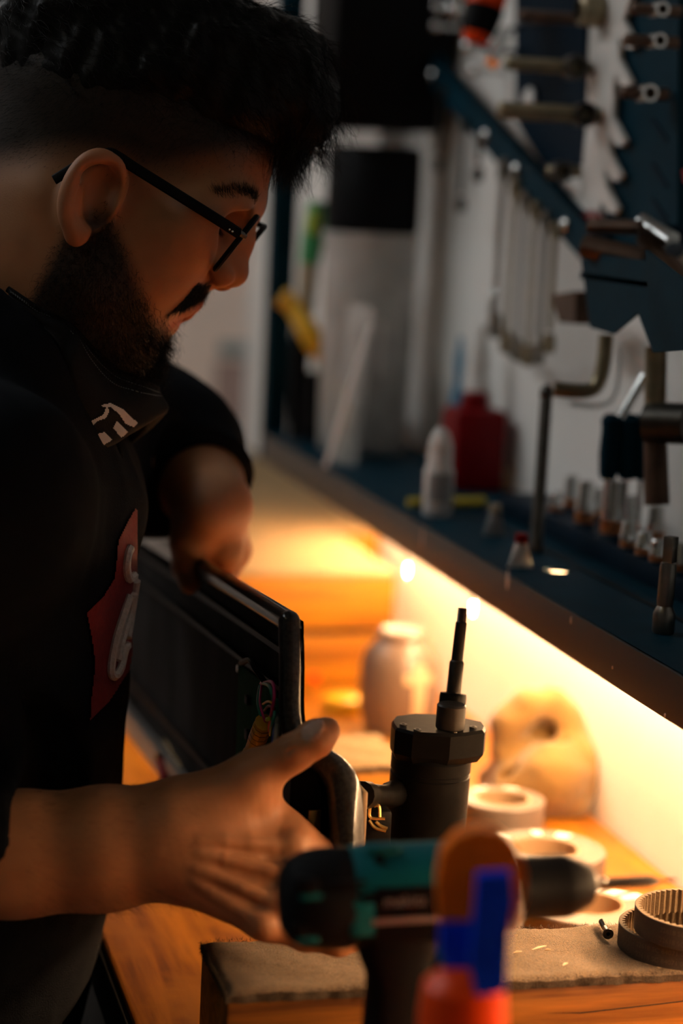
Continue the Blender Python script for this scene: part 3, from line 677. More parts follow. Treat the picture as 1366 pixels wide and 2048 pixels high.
for k, px in enumerate((1215, 1252, 1282)):
    t = thing('screwdriver', ['leftmost of the three blue screwdriver handles below the hex key', 'middle one of the three blue screwdriver handles below the hex key', 'rightmost of the three blue screwdriver handles below the hex key'][k], 'screwdriver', A(px, 960, 1.70), 'blue screwdrivers on the wall')
    MB().lathe(A(px, 958, 1.70), (0, 0, 1), [(.006, 0), (.0075, .004), (.0085, .02), (.0075, .04), (.0085, .048), (.005, .053)], 12).out('handle', M['blue'], t)
    MB().lathe(A(px, 958, 1.70)+V3(0, 0, -.035), (0, 0, 1), [(.002, 0), (.0025, .036)], 8).out('blade', M['steel'], t)
o = MB().prism([wp(1362, 340, .66), wp(1385, 330, .66), wp(1385, 372, .66), wp(1366, 366, .66)], (.006, 0, 0)).out('red_tag', M['redp']); tag(o, 'small red tag at the right picture edge', 'tag')
o = MB().prism([wp(1152, 432, .658), wp(1182, 420, .658), wp(1200, 438, .658), wp(1172, 475, .658), wp(1158, 470, .658)], (.004, 0, 0)).out('red_sticker', M['redp']); tag(o, 'red and white sticker at the lower end of the slanted rack', 'sticker')
for k in range(3):
    MB().prism([wp(1155+k*12, 452-k*8, .6575), wp(1161+k*12, 448-k*8, .6575), wp(1168+k*9, 466-k*8, .6575), wp(1162+k*9, 470-k*8, .6575)], (.001, 0, 0)).out('white_band', M['white'], o)
# ------------------------------------------------------------------ smooth implicit modelling
def smin(a, b, k): h = np.maximum(k-np.abs(a-b), 0)/k; return np.minimum(a, b)-h*h*k*.25
def smax(a, b, k): return -smin(-a, -b, k)
def cap(a, b, ra, rb=None):
    a = np.asarray(a, float); b = np.asarray(b, float); rb = ra if rb is None else rb; ba = b-a; bb = ba@ba+1e-12
    def f(P):
        pa = P-a; t = np.clip((pa@ba)/bb, 0, 1)
        return np.sqrt(((pa-t[:, None]*ba)**2).sum(1))-(ra+(rb-ra)*t)
    return f
def ell(c, r, R=np.eye(3)):
    """R rows are the local axes"""
    c = np.asarray(c, float); r = np.asarray(r, float); R = np.asarray(R, float)
    def f(P):
        q = (P-c)@R.T; k0 = np.sqrt(((q/r)**2).sum(1)); k1 = np.sqrt(((q/(r*r))**2).sum(1))+1e-9
        return np.where(k0 < 1e-6, -r.min(), k0*(k0-1)/k1)
    return f
def chain(pts, rad): return [cap(pts[i], pts[i+1], rad[i], rad[i+1]) for i in range(len(pts)-1)]
def union(prims, k):
    """prims: list of f or (f, k)"""
    def f(P):
        d = None
        for q in prims:
            g, kk = q if isinstance(q, tuple) else (q, k)
            e = g(P); d = e if d is None else smin(d, e, kk)
        return d
    return f
def surfnet(f, lo, hi, h, B=8):
    lo = np.asarray(lo, float); n = (np.ceil((np.asarray(hi)-lo)/h/B).astype(int))*B+1
    nb = (n-1)//B
    cg = np.stack(np.meshgrid(*[np.arange(m) for m in nb], indexing='ij'), -1).reshape(-1, 3)
    cc = lo+(cg*B+B/2)*h; cv = f(cc)
    act = np.abs(cv) < B*h*1.6
    G = np.repeat(np.repeat(np.repeat(cv.reshape(nb), B, 0), B, 1), B, 2).astype(np.float32)
    G = np.pad(G, ((0, 1), (0, 1), (0, 1)), mode='edge')
    off = np.stack(np.meshgrid(*[np.arange(B+1)]*3, indexing='ij'), -1).reshape(-1, 3)
    ids = np.where(act)[0]
    for s in range(0, len(ids), 220):
        blk = cg[ids[s:s+220]]*B
        idx = (blk[:, None, :]+off[None]).reshape(-1, 3)
        val = f(lo+idx*h); G[idx[:, 0], idx[:, 1], idx[:, 2]] = val
    ins = G < 0
    cnt = np.zeros(np.array(G.shape)-1, np.int8); c8 = [(i, j, k) for i in (0, 1) for j in (0, 1) for k in (0, 1)]
    sh = G.shape
    sl = lambda o: tuple(slice(o[a], sh[a]-1+o[a]) for a in range(3))
    for o in c8: cnt += ins[sl(o)]
    cells = np.argwhere((cnt > 0) & (cnt < 8))
    cidx = -np.ones(cnt.shape, np.int64); cidx[tuple(cells.T)] = np.arange(len(cells))
    acc = np.zeros((len(cells), 3)); num = np.zeros(len(cells))
    for a in range(3):
        for o in c8:
            if o[a]: continue
            p = cells+np.array(o); q = p.copy(); q[:, a] += 1
            va = G[tuple(p.T)]; vb = G[tuple(q.T)]; m = (va < 0) != (vb < 0)
            t = va/(va-vb+1e-12*(va == vb)); pos = p.astype(float); pos[:, a] += t
            acc[m] += pos[m]; num[m] += 1
    V = lo+acc/num[:, None]*h
    F = []
    for a in range(3):
        b, c = (a+1) % 3, (a+2) % 3
        s0 = [slice(None)]*3; s1 = [slice(None)]*3; s0[a] = slice(0, -1); s1[a] = slice(1, None)
        A0 = ins[tuple(s0)]; A1 = ins[tuple(s1)]
        e = np.argwhere(A0 != A1)
        e = e[(e[:, b] > 0) & (e[:, c] > 0) & (e[:, b] < sh[b]-1) & (e[:, c] < sh[c]-1)]
        if not len(e): continue
        flip = A0[tuple(e.T)]
        def cell(db, dc): q = e.copy(); q[:, b] += db; q[:, c] += dc; return cidx[tuple(q.T)]
        Q = np.stack([cell(-1, -1), cell(0, -1), cell(0, 0), cell(-1, 0)], 1)
        Q[~flip] = Q[~flip][:, ::-1]; F.append(Q[(Q >= 0).all(1)])
    return V, np.concatenate(F)
def normals_of(f, P, e=.0006):
    g = np.stack([f(P+np.eye(3)[i]*e)-f(P-np.eye(3)[i]*e) for i in range(3)], 1)
    return g/(np.linalg.norm(g, axis=1)[:, None]+1e-9)
def vnoise(P, s, seed=0):
    """cheap smooth pseudo-noise"""
    r = np.random.default_rng(seed); o = np.zeros(len(P))
    for k in range(5):
        d = r.normal(0, 1, 3); d /= np.linalg.norm(d); o += np.sin(P@d*s*(1+.45*k)+r.uniform(0, 6))/(1+.4*k)
    return o/3

def text_mesh(txt, size):
    c = bpy.data.curves.new('txt', 'FONT'); c.body = txt; c.size = size; c.resolution_u = 3
    o = bpy.data.objects.new('txt', c); COL.objects.link(o); bpy.context.view_layer.update()
    me = bpy.data.meshes.new_from_object(o)
    v = np.array([tuple(q.co) for q in me.vertices]); f = [tuple(p.vertices) for p in me.polygons]
    bpy.data.objects.remove(o); bpy.data.curves.remove(c); bpy.data.meshes.remove(me); return v, f

# ------------------------------------------------------------------ things on the bench
# beige jar with a pale cross
p = onz(795, 1462, ZB+.0003); hj = onx(795, 1250, p[0])[2]-ZB; rj = 82/FPX*2.16
t = thing('beige_jar', 'rounded beige grey jar with a pale cross on the bench', 'jar', p)
prof = [(rj*.70, 0), (rj*.80, hj*.02), (rj*.96, hj*.22), (rj, hj*.45), (rj*.98, hj*.62), (rj*.88, hj*.78), (rj*.66, hj*.88), (rj*.60, hj*.90), (rj*.60, hj*.97), (rj*.5, hj), (0, hj)]
MB().lathe(p, (0, 0, 1), prof, 40).out('body', M['beigejar'], t)
def jr(z): 
    zs = [q[1] for q in prof]; return float(np.interp(z, zs, [q[0] for q in prof]))
vc = math.atan2(-p[1], -p[0]); vv = []; ff = []
def patch(th0, th1, z0, z1, n=8):
    b = len(vv)
    for i in range(n+1):
        for j in range(n+1):
            th = th0+(th1-th0)*i/n; z = z0+(z1-z0)*j/n; r_ = jr(z)+.0008; vv.append(p+V3(r_*math.cos(th), r_*math.sin(th), z))
    for i in range(n):
        for j in range(n): ff.append((b+i*(n+1)+j, b+(i+1)*(n+1)+j, b+(i+1)*(n+1)+j+1, b+i*(n+1)+j+1))
c0 = vc+.50
patch(c0-.15, c0+.15, hj*.14, hj*.73); patch(c0-.40, c0-.15, hj*.55, hj*.64); patch(c0+.15, c0+.40, hj*.55, hj*.64)
build('cross', vv, ff, M['cream'], t, 60)
# mustard cloth
d0 = 1.87
cl0 = union(chain([A(1008, 1500, 1.90), A(1020, 1448, 1.90), A(1056, 1416, 1.90), A(1100, 1414, 1.91), A(1130, 1446, 1.91), A(1158, 1490, 1.91)], [.013, .016, .0165, .0165, .016, .015]) +
           [(g, .008) for g in chain([A(975, 1552, 1.92), A(1020, 1535, 1.90), A(1066, 1508, 1.90), A(1110, 1480, 1.905)], [.010, .013, .013, .012])] +
           [(g, .010) for g in chain([A(985, 1598, 1.91), A(1040, 1580, 1.885), A(1100, 1556, 1.88), A(1150, 1528, 1.895)], [.016, .024, .030, .026])] +
           [(g, .012) for g in chain([A(1085, 1622, 1.885), A(1135, 1600, 1.89), A(1166, 1560, 1.90), A(1170, 1520, 1.905)], [.012, .019, .017, .014])] +
           [(cap(A(1050, 1470, 1.93), A(1100, 1480, 1.93), .022, .020), .01)], .010)
hol = cap(A(1085, 1462, 1.895), A(1100, 1470, 1.905), .010, .008)
crz = union(chain([A(1128, 1482, 1.885), A(1075, 1520, 1.872), A(1010, 1556, 1.875)], [.0030, .0040, .0035]), .003)
cl = lambda P: smax(smax(cl0(P), -hol(P), .008), -crz(P), .005)
clf = lambda P: np.maximum(cl(P)+.0014*vnoise(P, 130, 3)+.0008*np.abs(vnoise(P, 420, 5)), np.maximum(ZB+.0004-P[:, 2], P[:, 0]-XW+.001))
V, Fq = surfnet(clf, (.52, 1.60, ZB-.01), (.70, 1.98, 1.06), .0022)
o = build('cotton_rag', V, Fq, M['cloth'], None, 180); tag(o, 'crumpled mustard cotton rag against the lit wall', 'rag')
# tape rolls
def tape(name, p, r, h, core, lab, stripes, tilt=None, m='tape'):
    t = thing(name, lab, 'tape', p, 'tape rolls on the bench')
    MB().lathe(p, (0, 0, 1), [(core+.002, 0), (r-.0008, 0), (r, .0008), (r, h-.0008), (r-.0008, h), (core+.002, h), (core+.002, 0)], 64, cap=False).out('tape_winding', M[m], t)
    MB().lathe(p+V3(0, 0, h+.0002), (0, 0, 1), [(core+.0025, 0), (r-.0012, 0)], 64, cap=False).out('winding_face', M['tapetop'], t)
    MB().lathe(p, (0, 0, 1), [(core, .0002), (core+.0019, .0002), (core+.0019, h+.0006), (core, h+.0006), (core, .0002)], 48, cap=False).out('core', M['card'], t)
    for th0, th1 in stripes:
        v = []; f = []
        for i in range(7):
            th = th0+(th1-th0)*i/6
            for rr in (core+.006, r-.003): v.append(p+V3(rr*math.cos(th), rr*math.sin(th), h+.0006))
        for i in range(6): f.append((2*i, 2*i+1, 2*i+3, 2*i+2))
        build('print_stripe', v, f, M['tapewhite'], t, None)
sc = lambda px, d: px/FPX*d
p3_ = onz(1190, 1815, ZB+.0003); tp = onz(1180, 1808, ZB+.02); tape('duct_tape', V3(tp[0], tp[1], ZB+.0003), .050, .020, .024, 'flat roll of silver tape with white stripes behind the belts', [(.55, .85), (1.0, 1.25), (.15, .38)], m='tape')
tp = onz(1090, 1697, ZB+.03); tape('masking_tape', V3(tp[0], tp[1], ZB+.0003), .049, .030, .026, 'wide roll of shiny beige tape behind the drill chuck', [(.7, 1.0), (1.3, 1.5), (2.2, 2.5)])
tp = onz(1005, 1597, ZB+.04); tape('packing_tape', V3(tp[0], tp[1], ZB+.0003), .036, .040, .022, 'small grey roll of tape in front of the mustard rag', [(.8, 1.2), (1.7, 2.2)])
# red scrap far on the bench
o = MB().sphere(onz(622, 1372, ZB)+V3(0, 0, .012), (.012, .016, .0118), 16, 10).out('red_ball', M['redorange']); tag(o, 'small red ball behind the board edge on the bench', 'ball')
o = MB().lathe(onz(690, 1425, ZB)+V3(0, 0, .0003), (0, 0, 1), [(.022, 0), (.024, .004), (.022, .016), (.010, .020), (0, .020)], 24).out('wooden_puck', M['yellow']); tag(o, 'round yellowish wooden puck left of the beige jar', 'puck')
o = MB().tube(spline([V3(.60, 2.9, 1.0205), V3(.56, 2.98, 1.0205), V3(.63, 3.05, 1.0205), V3(.57, 3.14, 1.0205), V3(.52, 3.2, 1.0205)], 20), .008, 8).out('orange_rag', M['rust']); tag(o, 'reddish cable lying on the far felt tabletop', 'cable')

# timing belts
def belt(c, r, h, lab, txt, th_txt, nteeth=54, width=.0022):
    t = thing('timing_belt', lab, 'belt', c, 'timing belts on the felt')
    n = nteeth*6; v = []; f = []; fm = []
    for k in range(n):
        th = 2*math.pi*k/n; ph = (k % 6); inner = r-(width if ph in (0, 5) else (.0042 if ph in (2, 3) else .0034))
        for rr, z in ((r, .0004), (r, h-.0004), (r-.0004, h), (inner, h), (inner, 0), (r-.0004, 0)):
            v.append(c+V3(rr*math.cos(th), rr*math.sin(th), z))
    for k in range(n):
        k2 = (k+1) % n
        for j in range(6):
            j2 = (j+1) % 6; f.append((k*6+j, k2*6+j, k2*6+j2, k*6+j2)); fm.append(0 if j in (0, 1, 5) else 1)
    o = build('belt_band', v, f, None, t, 40, mats=[M['belt'], M['beltin']], fmat=fm)
    tv = []; tf = []
    for (s, dz, th0, size, upside) in txt:
        a, g = text_mesh(s, size)
        if not len(a): continue
        b = len(tv)
        for x, y, _ in a:
            if upside: x, y = -x, -y+size*.7
            th = th0+x/r; tv.append(c+V3((r+.00025)*math.cos(th), (r+.00025)*math.sin(th), dz+y))
        tf += [tuple(i+b for i in q) for q in g]
    if tv: build('belt_print', tv, tf, M['print'], t, None)
lx = onz(1243, 1850, .9495+.0155); c = lx+.041*unit(V3(cr[0], cr[1], 0))+V3(0, .004, 0); c[2] = .9497
fr = math.atan2(-c[1], -c[0])
prt = lambda o: [('22618 SC 84071 01', .0093, fr-.75+o, .0044, False), ('22618 SC 84071 01', .0030, fr-.75+o, .0044, False), ('GT8D3  GT8D3', .0093, fr+.28+o, .0052, False), ('GT8D3  GT8D3', .0030, fr+.28+o, .0052, False)]
belt(c, .041, .0155, 'toothed black drive belt lying on the felt, lower of the two', prt(0), 0)
ux = onz(1271, 1813, .9495+.031); c2 = ux+.040*unit(V3(cr[0], cr[1], 0)); c2[2] = .9497+.0157
belt(c2, .040, .0155, 'toothed black drive belt resting on top of the other belt', prt(.15), 0)
# bolt lying on the felt
bp0 = onz(1216, 1877, .9505); bp1 = onz(1202, 1850, .9505)
dd = unit(V3(bp1[0]-bp0[0], bp1[1]-bp0[1], 0)*1.0)
t = thing('socket_bolt', 'black countersunk hex socket bolt on the felt beside the belts', 'bolt', bp0)
b0 = V3(bp0[0], bp0[1], .9497+.0037)
MB().lathe(b0, dd, [(.0013, .0022), (.0014, 0), (.0034, 0), (.0037, .0006), (.0020, .0038), (.0018, .004), (.0018, .024), (.0015, .025), (0, .025)], 24, cap=False).out('shank', M['dsteel'], t)
MB().lathe(b0+dd*.0021, dd, [(0, 0), (.0014, 0.0001)], 6).out('hex_socket', M['black'], t)
for k in range(12):
    cc = b0+dd*(.0125+.001*k); MB().lathe(cc, dd, [(.0018, 0), (.0021, .0004), (.0018, .0008)], 14, cap=False).out('thread', M['dsteel'], t)

# ------------------------------------------------------------------ skateboard deck with motor
BX = .300
t = thing('electric_skateboard', 'open black carbon electric skateboard deck held on edge over the bench', 'skateboard', V3(BX, 1.6, .95))
SK_ = t
slope = -.070                               # top edge falls away from the camera
Y0, Y1 = 1.262, 2.06
def bz(z, y): return z+slope*(y-Y0)
# cross-section of the shell, seen from its end
sec = [A(578, 1243, 1.325), A(580, 1330, 1.32), A(580, 1430, 1.315), A(592, 1478, 1.31), A(620, 1506, 1.305), A(655, 1528, 1.30), A(682, 1562, 1.297), A(692, 1620, 1.295), A(694, 1700, 1.293), A(692, 1790, 1.29), A(670, 1842, 1.29), A(620, 1858, 1.29)]
SEC = spline(sec, 40)
rim_r = [.0070+.0040*max(0, min(1, (i-14)/8)) for i in range(40)]
MB().tube(SEC, rim_r, 16, cap=True, sq=(1, 1)).out('end_rim', M['carbon'], t)
MB().sphere(SEC[0], .0072, 16, 10).out('corner', M['carbon'], t)
# shell sheet behind the rim
v = []; f = []; ny = 24
for j in range(ny+1):
    s = j/ny; y = s*(Y1-Y0)
    for i, q in enumerate(SEC):
        v.append(V3(q[0]+(.0095 if i < 16 else .003), q[1]+y, q[2]+slope*y))
for j in range(ny+1):
    s = j/ny; y = s*(Y1-Y0)
    for i, q in enumerate(SEC): v.append(V3(q[0]+(.0080 if i < 16 else -.003), q[1]+y, q[2]+slope*y))
m_ = 40; N_ = (ny+1)*m_
for j in range(ny):
    for i in range(m_-1):
        a = j*m_+i; f.append((a, a+1, a+m_+1, a+m_)); f.append((N_+a, N_+a+m_, N_+a+m_+1, N_+a+1))
build('shell', v, f, M['carbon'], t, 60)
top = [V3(SEC[0][0], SEC[0][1]+y, SEC[0][2]+slope*y) for y in np.linspace(0, Y1-Y0, 16)]
MB().tube(top, .0070, 14).out('top_edge', M['carbon'], t)
# woven beading along the top edge
for k in range(0):
    pass
zt0 = SEC[0][2]
# inner panel with ledges
xa = SEC[0][0]
MB().prism([V3(xa+.006, Y0+.008, zt0-.006), V3(xa+.006, Y1, bz(zt0-.006, Y1)), V3(xa+.006, Y1, bz(zt0-.185, Y1)), V3(xa+.006, Y0+.008, zt0-.185)], (.0015, 0, 0)).out('inner_panel', M['panel'], t)
for dz, hh_, dx in ((.022, .004, .004), (.046, .003, .006), (.150, .004, .004)):
    MB().prism([V3(xa+.006-dx, Y0+.008, zt0-dz), V3(xa+.006-dx, Y1, bz(zt0-dz, Y1)), V3(xa+.006-dx, Y1, bz(zt0-dz-hh_, Y1)), V3(xa+.006-dx, Y0+.008, zt0-dz-hh_)], (dx, 0, 0)).out('ledge', M['blackm'], t)
MB().box((xa+.001, Y0+.011, zt0-.045), (.0016, .003, .080), .0005).out('gasket', M['card'], t)
for dz in (.178, .192):
    MB().prism([V3(xa-.002, 1.42, bz(zt0-dz, 1.42)), V3(xa-.002, Y1, bz(zt0-dz, Y1)), V3(xa-.002, Y1, bz(zt0-dz-.006, Y1)), V3(xa-.002, 1.42, bz(zt0-dz-.006, 1.42))], (.008, 0, 0)).out('lower_rail', M['alu'], t)
# silver strip on the far top edge
MB().prism([V3(xa-.010, 1.62, bz(zt0+.0075, 1.62)), V3(xa-.010, Y1, bz(zt0+.0075, Y1)), V3(xa-.010, Y1, bz(zt0-.004, Y1)), V3(xa-.010, 1.62, bz(zt0-.004, 1.62))], (.013, 0, 0)).out('edge_strip', M['alu'], t)
# circuit board, wires and connector
def bp(px, py, x=None): return onx(px, py, xa+.001 if x is None else x)
pts = [bp(478, 1330), bp(552, 1385), bp(556, 1530), bp(470, 1560)]
pc = MB().prism(pts, (.0022, 0, 0)).out('circuit_board', M['pcb'], t)
for px, py in ((473, 1337), (521, 1367), (545, 1440)):
    MB().lathe(bp(px, py, xa-.001), (1, 0, 0), [(.0012, 0), (.0026, .0004), (.0028, .0022), (.0020, .005)], 14).out('screw', M['steel'], pc)
for px, py, s in ((500, 1400, .008), (530, 1480, .006), (500, 1470, .010), (540, 1420, .005)):
    MB().box(bp(px, py)-V3(.0015, 0, 0), (.003, s, s*.7), .0004).out('chip', M['black'], pc)
def wire(pts, m, r=.0011, x0=-.004):
    P = [onx(px, py, xa+x0-.006*math.sin(math.pi*i/(len(pts)-1))) for i, (px, py) in enumerate(pts)]
    MB().tube(spline(P, 18), r, 7).out('wire', m, t)
M['magenta'] = mat('magenta_wire', (.50, .02, .20), .4, noise=.1, nscale=50); M['tealwire'] = mat('teal_wire', (.01, .26, .20), .4, noise=.1, nscale=50)
M['bluewire'] = mat('blue_wire', (.02, .07, .42), .4, noise=.1, nscale=50)
wire([(522, 1367), (545, 1365), (548, 1400), (540, 1440), (538, 1465)], M['magenta'])
wire([(524, 1366), (538, 1372), (545, 1395), (543, 1430)], M['tealwire'])
wire([(520, 1372), (516, 1405), (524, 1440), (530, 1452)], M['tealwire'])
wire([(523, 1372), (520, 1405), (528, 1436), (534, 1450)], M['magenta'], .0009)
wire([(526, 1408), (536, 1403), (546, 1408), (550, 1420)], M['yellow'], .0008)
wire([(528, 1422), (538, 1412), (548, 1418), (552, 1430)], M['redp'], .0009)
wire([(553, 1400), (549, 1430), (543, 1455), (541, 1470)], M['tealwire'], .0012)
wire([(482, 1326), (500, 1320), (512, 1340), (530, 1365)], M['black'], .0020)
wire([(552, 1440), (550, 1470), (545, 1500), (541, 1520)], M['bluewire'], .0018)
wire([(556, 1430), (553, 1470), (548, 1500), (545, 1530)], M['grey'], .0018)
wire([(531, 1440), (536, 1438), (540, 1436), (544, 1430)], M['lime'], .0014)
ca, cb = onx(529, 1443, xa-.008), onx(500, 1516, xa-.008)
dv = unit(cb-ca); L = np.linalg.norm(cb-ca)
yc = MB().lathe(ca, dv, [(.004, 0), (.0062, .001), (.0062, .004), (.0054, .0045), (.0054, .007), (.0064, .0075), (.0064, L*.52), (.0058, L*.55), (.0058, L*.85), (.0064, L*.87), (.0064, L), (.003, L)], 10).out('yellow_connector', M['yellow'], t)
for k in range(4): MB().lathe(ca+dv*(.004+k*.0062), dv, [(.0066, 0), (.0066, .0006)], 10, cap=False).out('groove', M['black'], yc)
wire([(318, 1518), (325, 1545), (332, 1570), (330, 1585)], M['redp'], .004, -.010)
MB().lathe(onx(317, 1515, xa-.012), (0, 0, 1), [(.003, -.006), (.0032, 0), (.0022, .004)], 10).out('brass_plug', M['gold'], t)
# inside of the tail: black housing and gold label
MB().prism([A(585, 1490, 1.318), A(640, 1560, 1.315), A(645, 1700, 1.315), A(575, 1700, 1.315)], (0, .05, 0)).out('tail_housing', M['black'], t)
MB().box(A(628, 1660, 1.312), (.008, .002, .026), .0003).out('gold_label', M['gold'], t)
MB().lathe(A(595, 1665, 1.312), cr, [(.003, -.008), (.0034, 0), (.0034, .006), (.002, .008)], 12).out('plug', M['dsteel'], t)
# truck and motor on the outer side
tr = t
mt = A(864, 1500, 1.42); ax = unit(A(921, 1222, 1.42)-A(903, 1385, 1.42)); up_ = unit(ax*V3(1, .5, 1))
MB().box(A(716, 1632, 1.34), (.0035, .03, .040), .0008).out('truck_base_lit_edge', M['card'], tr)  # thin tan plate, lamp light on the truck edge put into its colour
MB().tube(spline([A(722, 1590, 1.34), A(745, 1590, 1.37), A(770, 1592, 1.39), A(795, 1585, 1.41)], 12), [.009]*3+[.0075]*6+[.009]*3, 14).out('truck_arm', M['blackm'], tr)
MB().box(A(740, 1650, 1.38), (.022, .03, .028), .003).out('truck_bushing', M['blackm'], tr)
for k, pts in enumerate([[(740, 1612), (741, 1635), (770, 1637)], [(748, 1612), (758, 1612), (760, 1634)], [(738, 1640), (750, 1655), (772, 1662)], [(752, 1643), (762, 1652), (775, 1657)]]):
    MB().tube(spline([A(x, y, 1.362) for x, y in pts], 12), .0011, 6).out('loose_wire', M['gold'], tr)
vz = V3(.02, -.02, 1); vz = unit(vz)
zlen = .105
MB().lathe(mt-vz*zlen, vz, [(.024, 0), (.0265, .002), (.0272, .006), (.0272, zlen-.016), (.0262, zlen-.0155), (.0262, zlen-.013), (.0272, zlen-.0125), (.0272, zlen-.004), (.024, zlen-.001)], 44).out('motor_can', M['blackm'], tr)
fl = MB(); c = mt+vz*.0; pts = []
ex = unit(V3(cr[0], cr[1], 0)); ey = V3(-ex[1], ex[0], 0)
out = [(-.0285, -.004), (-.0265, -.016), (-.015, -.026), (.010, -.027), (.020, -.022), (.0335, -.012), (.0355, .000), (.034, .012), (.020, .022), (.008, .027), (-.012, .027), (-.026, .017), (-.0285, .006)]
n = len(out); 
def ring(sc_, z): return [c+ex*x*sc_+ey*y*sc_+vz*z for x, y in out]
v = ring(.90, -.004)+ring(1, .001)+ring(1, .013)+ring(1, .0165)+ring(.95, .0185); f = []
for i in range(4):
    for k in range(n): k2 = (k+1) % n; f.append((i*n+k, i*n+k2, (i+1)*n+k2, (i+1)*n+k))
f += [tuple(reversed(range(n))), tuple(4*n+k for k in range(n))]
fo = fl.add(v, f).out('motor_flange', M['blackm'], tr, 25)
for x, y in ((-.021, -.008), (-.012, -.020), (.026, -.006), (.012, -.021)):
    MB().lathe(c+ex*x+ey*y+vz*.0185, vz, [(.0026, 0), (.0026, .0008), (.0012, .0008), (.0012, .0002)], 14).out('screw', M['dsteel'], fo)
gc = c+ex*.010-ey*.012
MB().lathe(gc+vz*.0186, vz, [(.0098 if k % 2 else .0090, 0) for k in range(1)]+[(.0098, .001), (.0098, .016), (.0088, .017), (0, .017)], 30).out('splined_hub', M['hubsteel'], tr)
ax0 = A(903, 1422, 1.42); 
MB().lathe(ax0, ax, [(.0092, 0), (.0092, .010), (.0088, .012), (.0055, .0125)], 28).out('collar', M['blackm'], tr)
a1 = ax0+ax*.012
MB().lathe(a1, ax, [(.0050, 0), (.0050, .021), (.0045, .022), (.0040, .0225), (.0038, .048), (.0034, .0485)], 22).out('axle', M['hubsteel'], tr)
thr = MB(); pr = [(.0030, 0)]
for k in range(10): pr += [(.0034, .0005+k*.001), (.0030, .001+k*.001)]
thr.lathe(a1+ax*.048, ax, pr, 18).out('axle_thread', M['dsteel'], tr)

# ------------------------------------------------------------------ cordless drill
O = A(870, 1785, 1.11); dx_ = unit(A(1200, 1764, 1.125)-A(560, 1797, 1.095)); dz_ = unit(V3(0, 0, 1)-dx_*dx_[2]); dy_ = np.cross(dz_, dx_)
def D(x, y, z): return O+(dx_*x+dy_*y+dz_*z)*.001       # drill space in millimetres, y away from the camera
t = thing('cordless_drill', 'teal and black cordless drill driver standing on its battery', 'drill', V3(O[0]-.02, O[1], ZB))
mm = lambda prof: [(r*.001, s*.001) for r, s in prof]
MB().lathe(D(-83.5, 0, 0), dx_, mm([(6, 0), (15, 1.2), (21, 5), (25, 12), (26.6, 20), (26.8, 36), (25.8, 38)]), 40).out('rear_cap', M['rubber'], t)
body = MB().lathe(D(-46, 0, 0), dx_, mm([(25.5, 0), (26, 1), (26, 56), (24, 64), (22.5, 74)]), 44).out('motor_housing', M['black'], t)
# teal upper shell
v = []; f = []
for i in range(13):
    for s in (-46.5, -43, -5, 22):
        th = math.radians(20+i*140/12); r_ = 27.2 if s > -46 else 26
        v.append(D(s, -r_*math.cos(th), r_*math.sin(th)))
for i in range(12):
    for j in range(3): f.append((i*4+j, i*4+j+1, (i+1)*4+j+1, (i+1)*4+j))
tl = build('upper_shell', v, f, M['teal'], t, 40)
MB().lathe(D(-33, -14, 24.2), -dy_*.5+dz_*.85, mm([(0, -1), (2.6, -1), (2.8, .2), (2.8, 1.2), (0, 1.3)]), 16).out('screw_recess', M['black'], tl)
MB().box(D(-30, -6, 27), (.018, .010, .006), .002, R=np.stack([dx_, dy_, dz_], 1)).out('rail_bump', M['teal'], tl)
MB().box(D(-24, -25.2, 4), (.040, .002, .012), .0008, R=np.stack([dx_, dy_, dz_], 1)).out('side_vent', M['black'], t)
for z in (16, 12, 8): MB().box(D(-52, -22.5, z), (.020, .004, .0016), .0005, R=np.stack([dx_, dy_, dz_], 1)).out('vent_slot', M['black'], t)
for x, z in ((-72, 14), (-74, -9)):
    MB().box(D(x, -19, z), (.012, .010, .009), .002, R=np.stack([dx_, dy_, dz_], 1)).out('vent_mouth', M['black'], t)
    MB().box(D(x+2, -20.0, z-4.5), (.012, .010, .003), .001, R=np.stack([dx_, dy_, dz_], 1)).out('vent_trim', M['teal'], t)
MB().box(D(-43, -24.0, -3), (.014, .005, .020), .002, R=np.stack([dx_, dy_, dz_], 1)).out('teal_flash', M['teal'], t)
pl = MB().box(D(-8, -25.6, -2), (.058, .003, .030), .001, R=np.stack([dx_, dy_, dz_], 1)).out('name_plate', M['black'], t)
M['dimprint'] = mat('grey_print', (.16, .15, .15), .5, noise=.1, nscale=60); M['dimpink'] = mat('dull_pink_stripe', (.20, .15, .145), .5, noise=.1, nscale=60)
a, g = text_mesh('makita', .0085)
build('lettering', [D(-33+x*1000, -27.4, 3.5+y*1000) for x, y, _ in a], g, M['dimprint'], pl, None)
MB().box(D(-14, -27.3, -4.5), (.050, .0006, .0032), .0001, R=np.stack([dx_, dy_, dz_], 1)).out('stripe', M['dimpink'], pl)
MB().lathe(D(27, 0, 0), dx_, mm([(22.5, 0), (22, 3), (22, 14), (19, 17)]), 36).out('clutch_ring', M['grey'], t)
MB().lathe(D(43.5, 0, 0), dx_, mm([(16, 0), (17.8, 1), (17.8, 2), (17.2, 3), (17.2, 26), (16.6, 29), (13.5, 36), (11, 41), (9.5, 42.5), (4, 42.5)]), 40).out('chuck', M['black'], t)
MB().lathe(D(85.5, 0, 0), dx_, mm([(6.5, 0), (5, 3), (2.2, 5)]), 20).out('chuck_jaws', M['dsteel'], t)
bt = MB().lathe(D(88, 0, 0), dx_, mm([(1.8, 0), (2.2, 1.5), (3.4, 2.5), (3.4, 30), (3.0, 32), (1.1, 36.5), (.9, 45), (.6, 45.3)]), 20).out('driver_bit', M['dsteel'], t)
MB().sphere(D(92, -2.6, 2.4), .0017, 12, 8).out('ball_catch', M['steel'], bt)
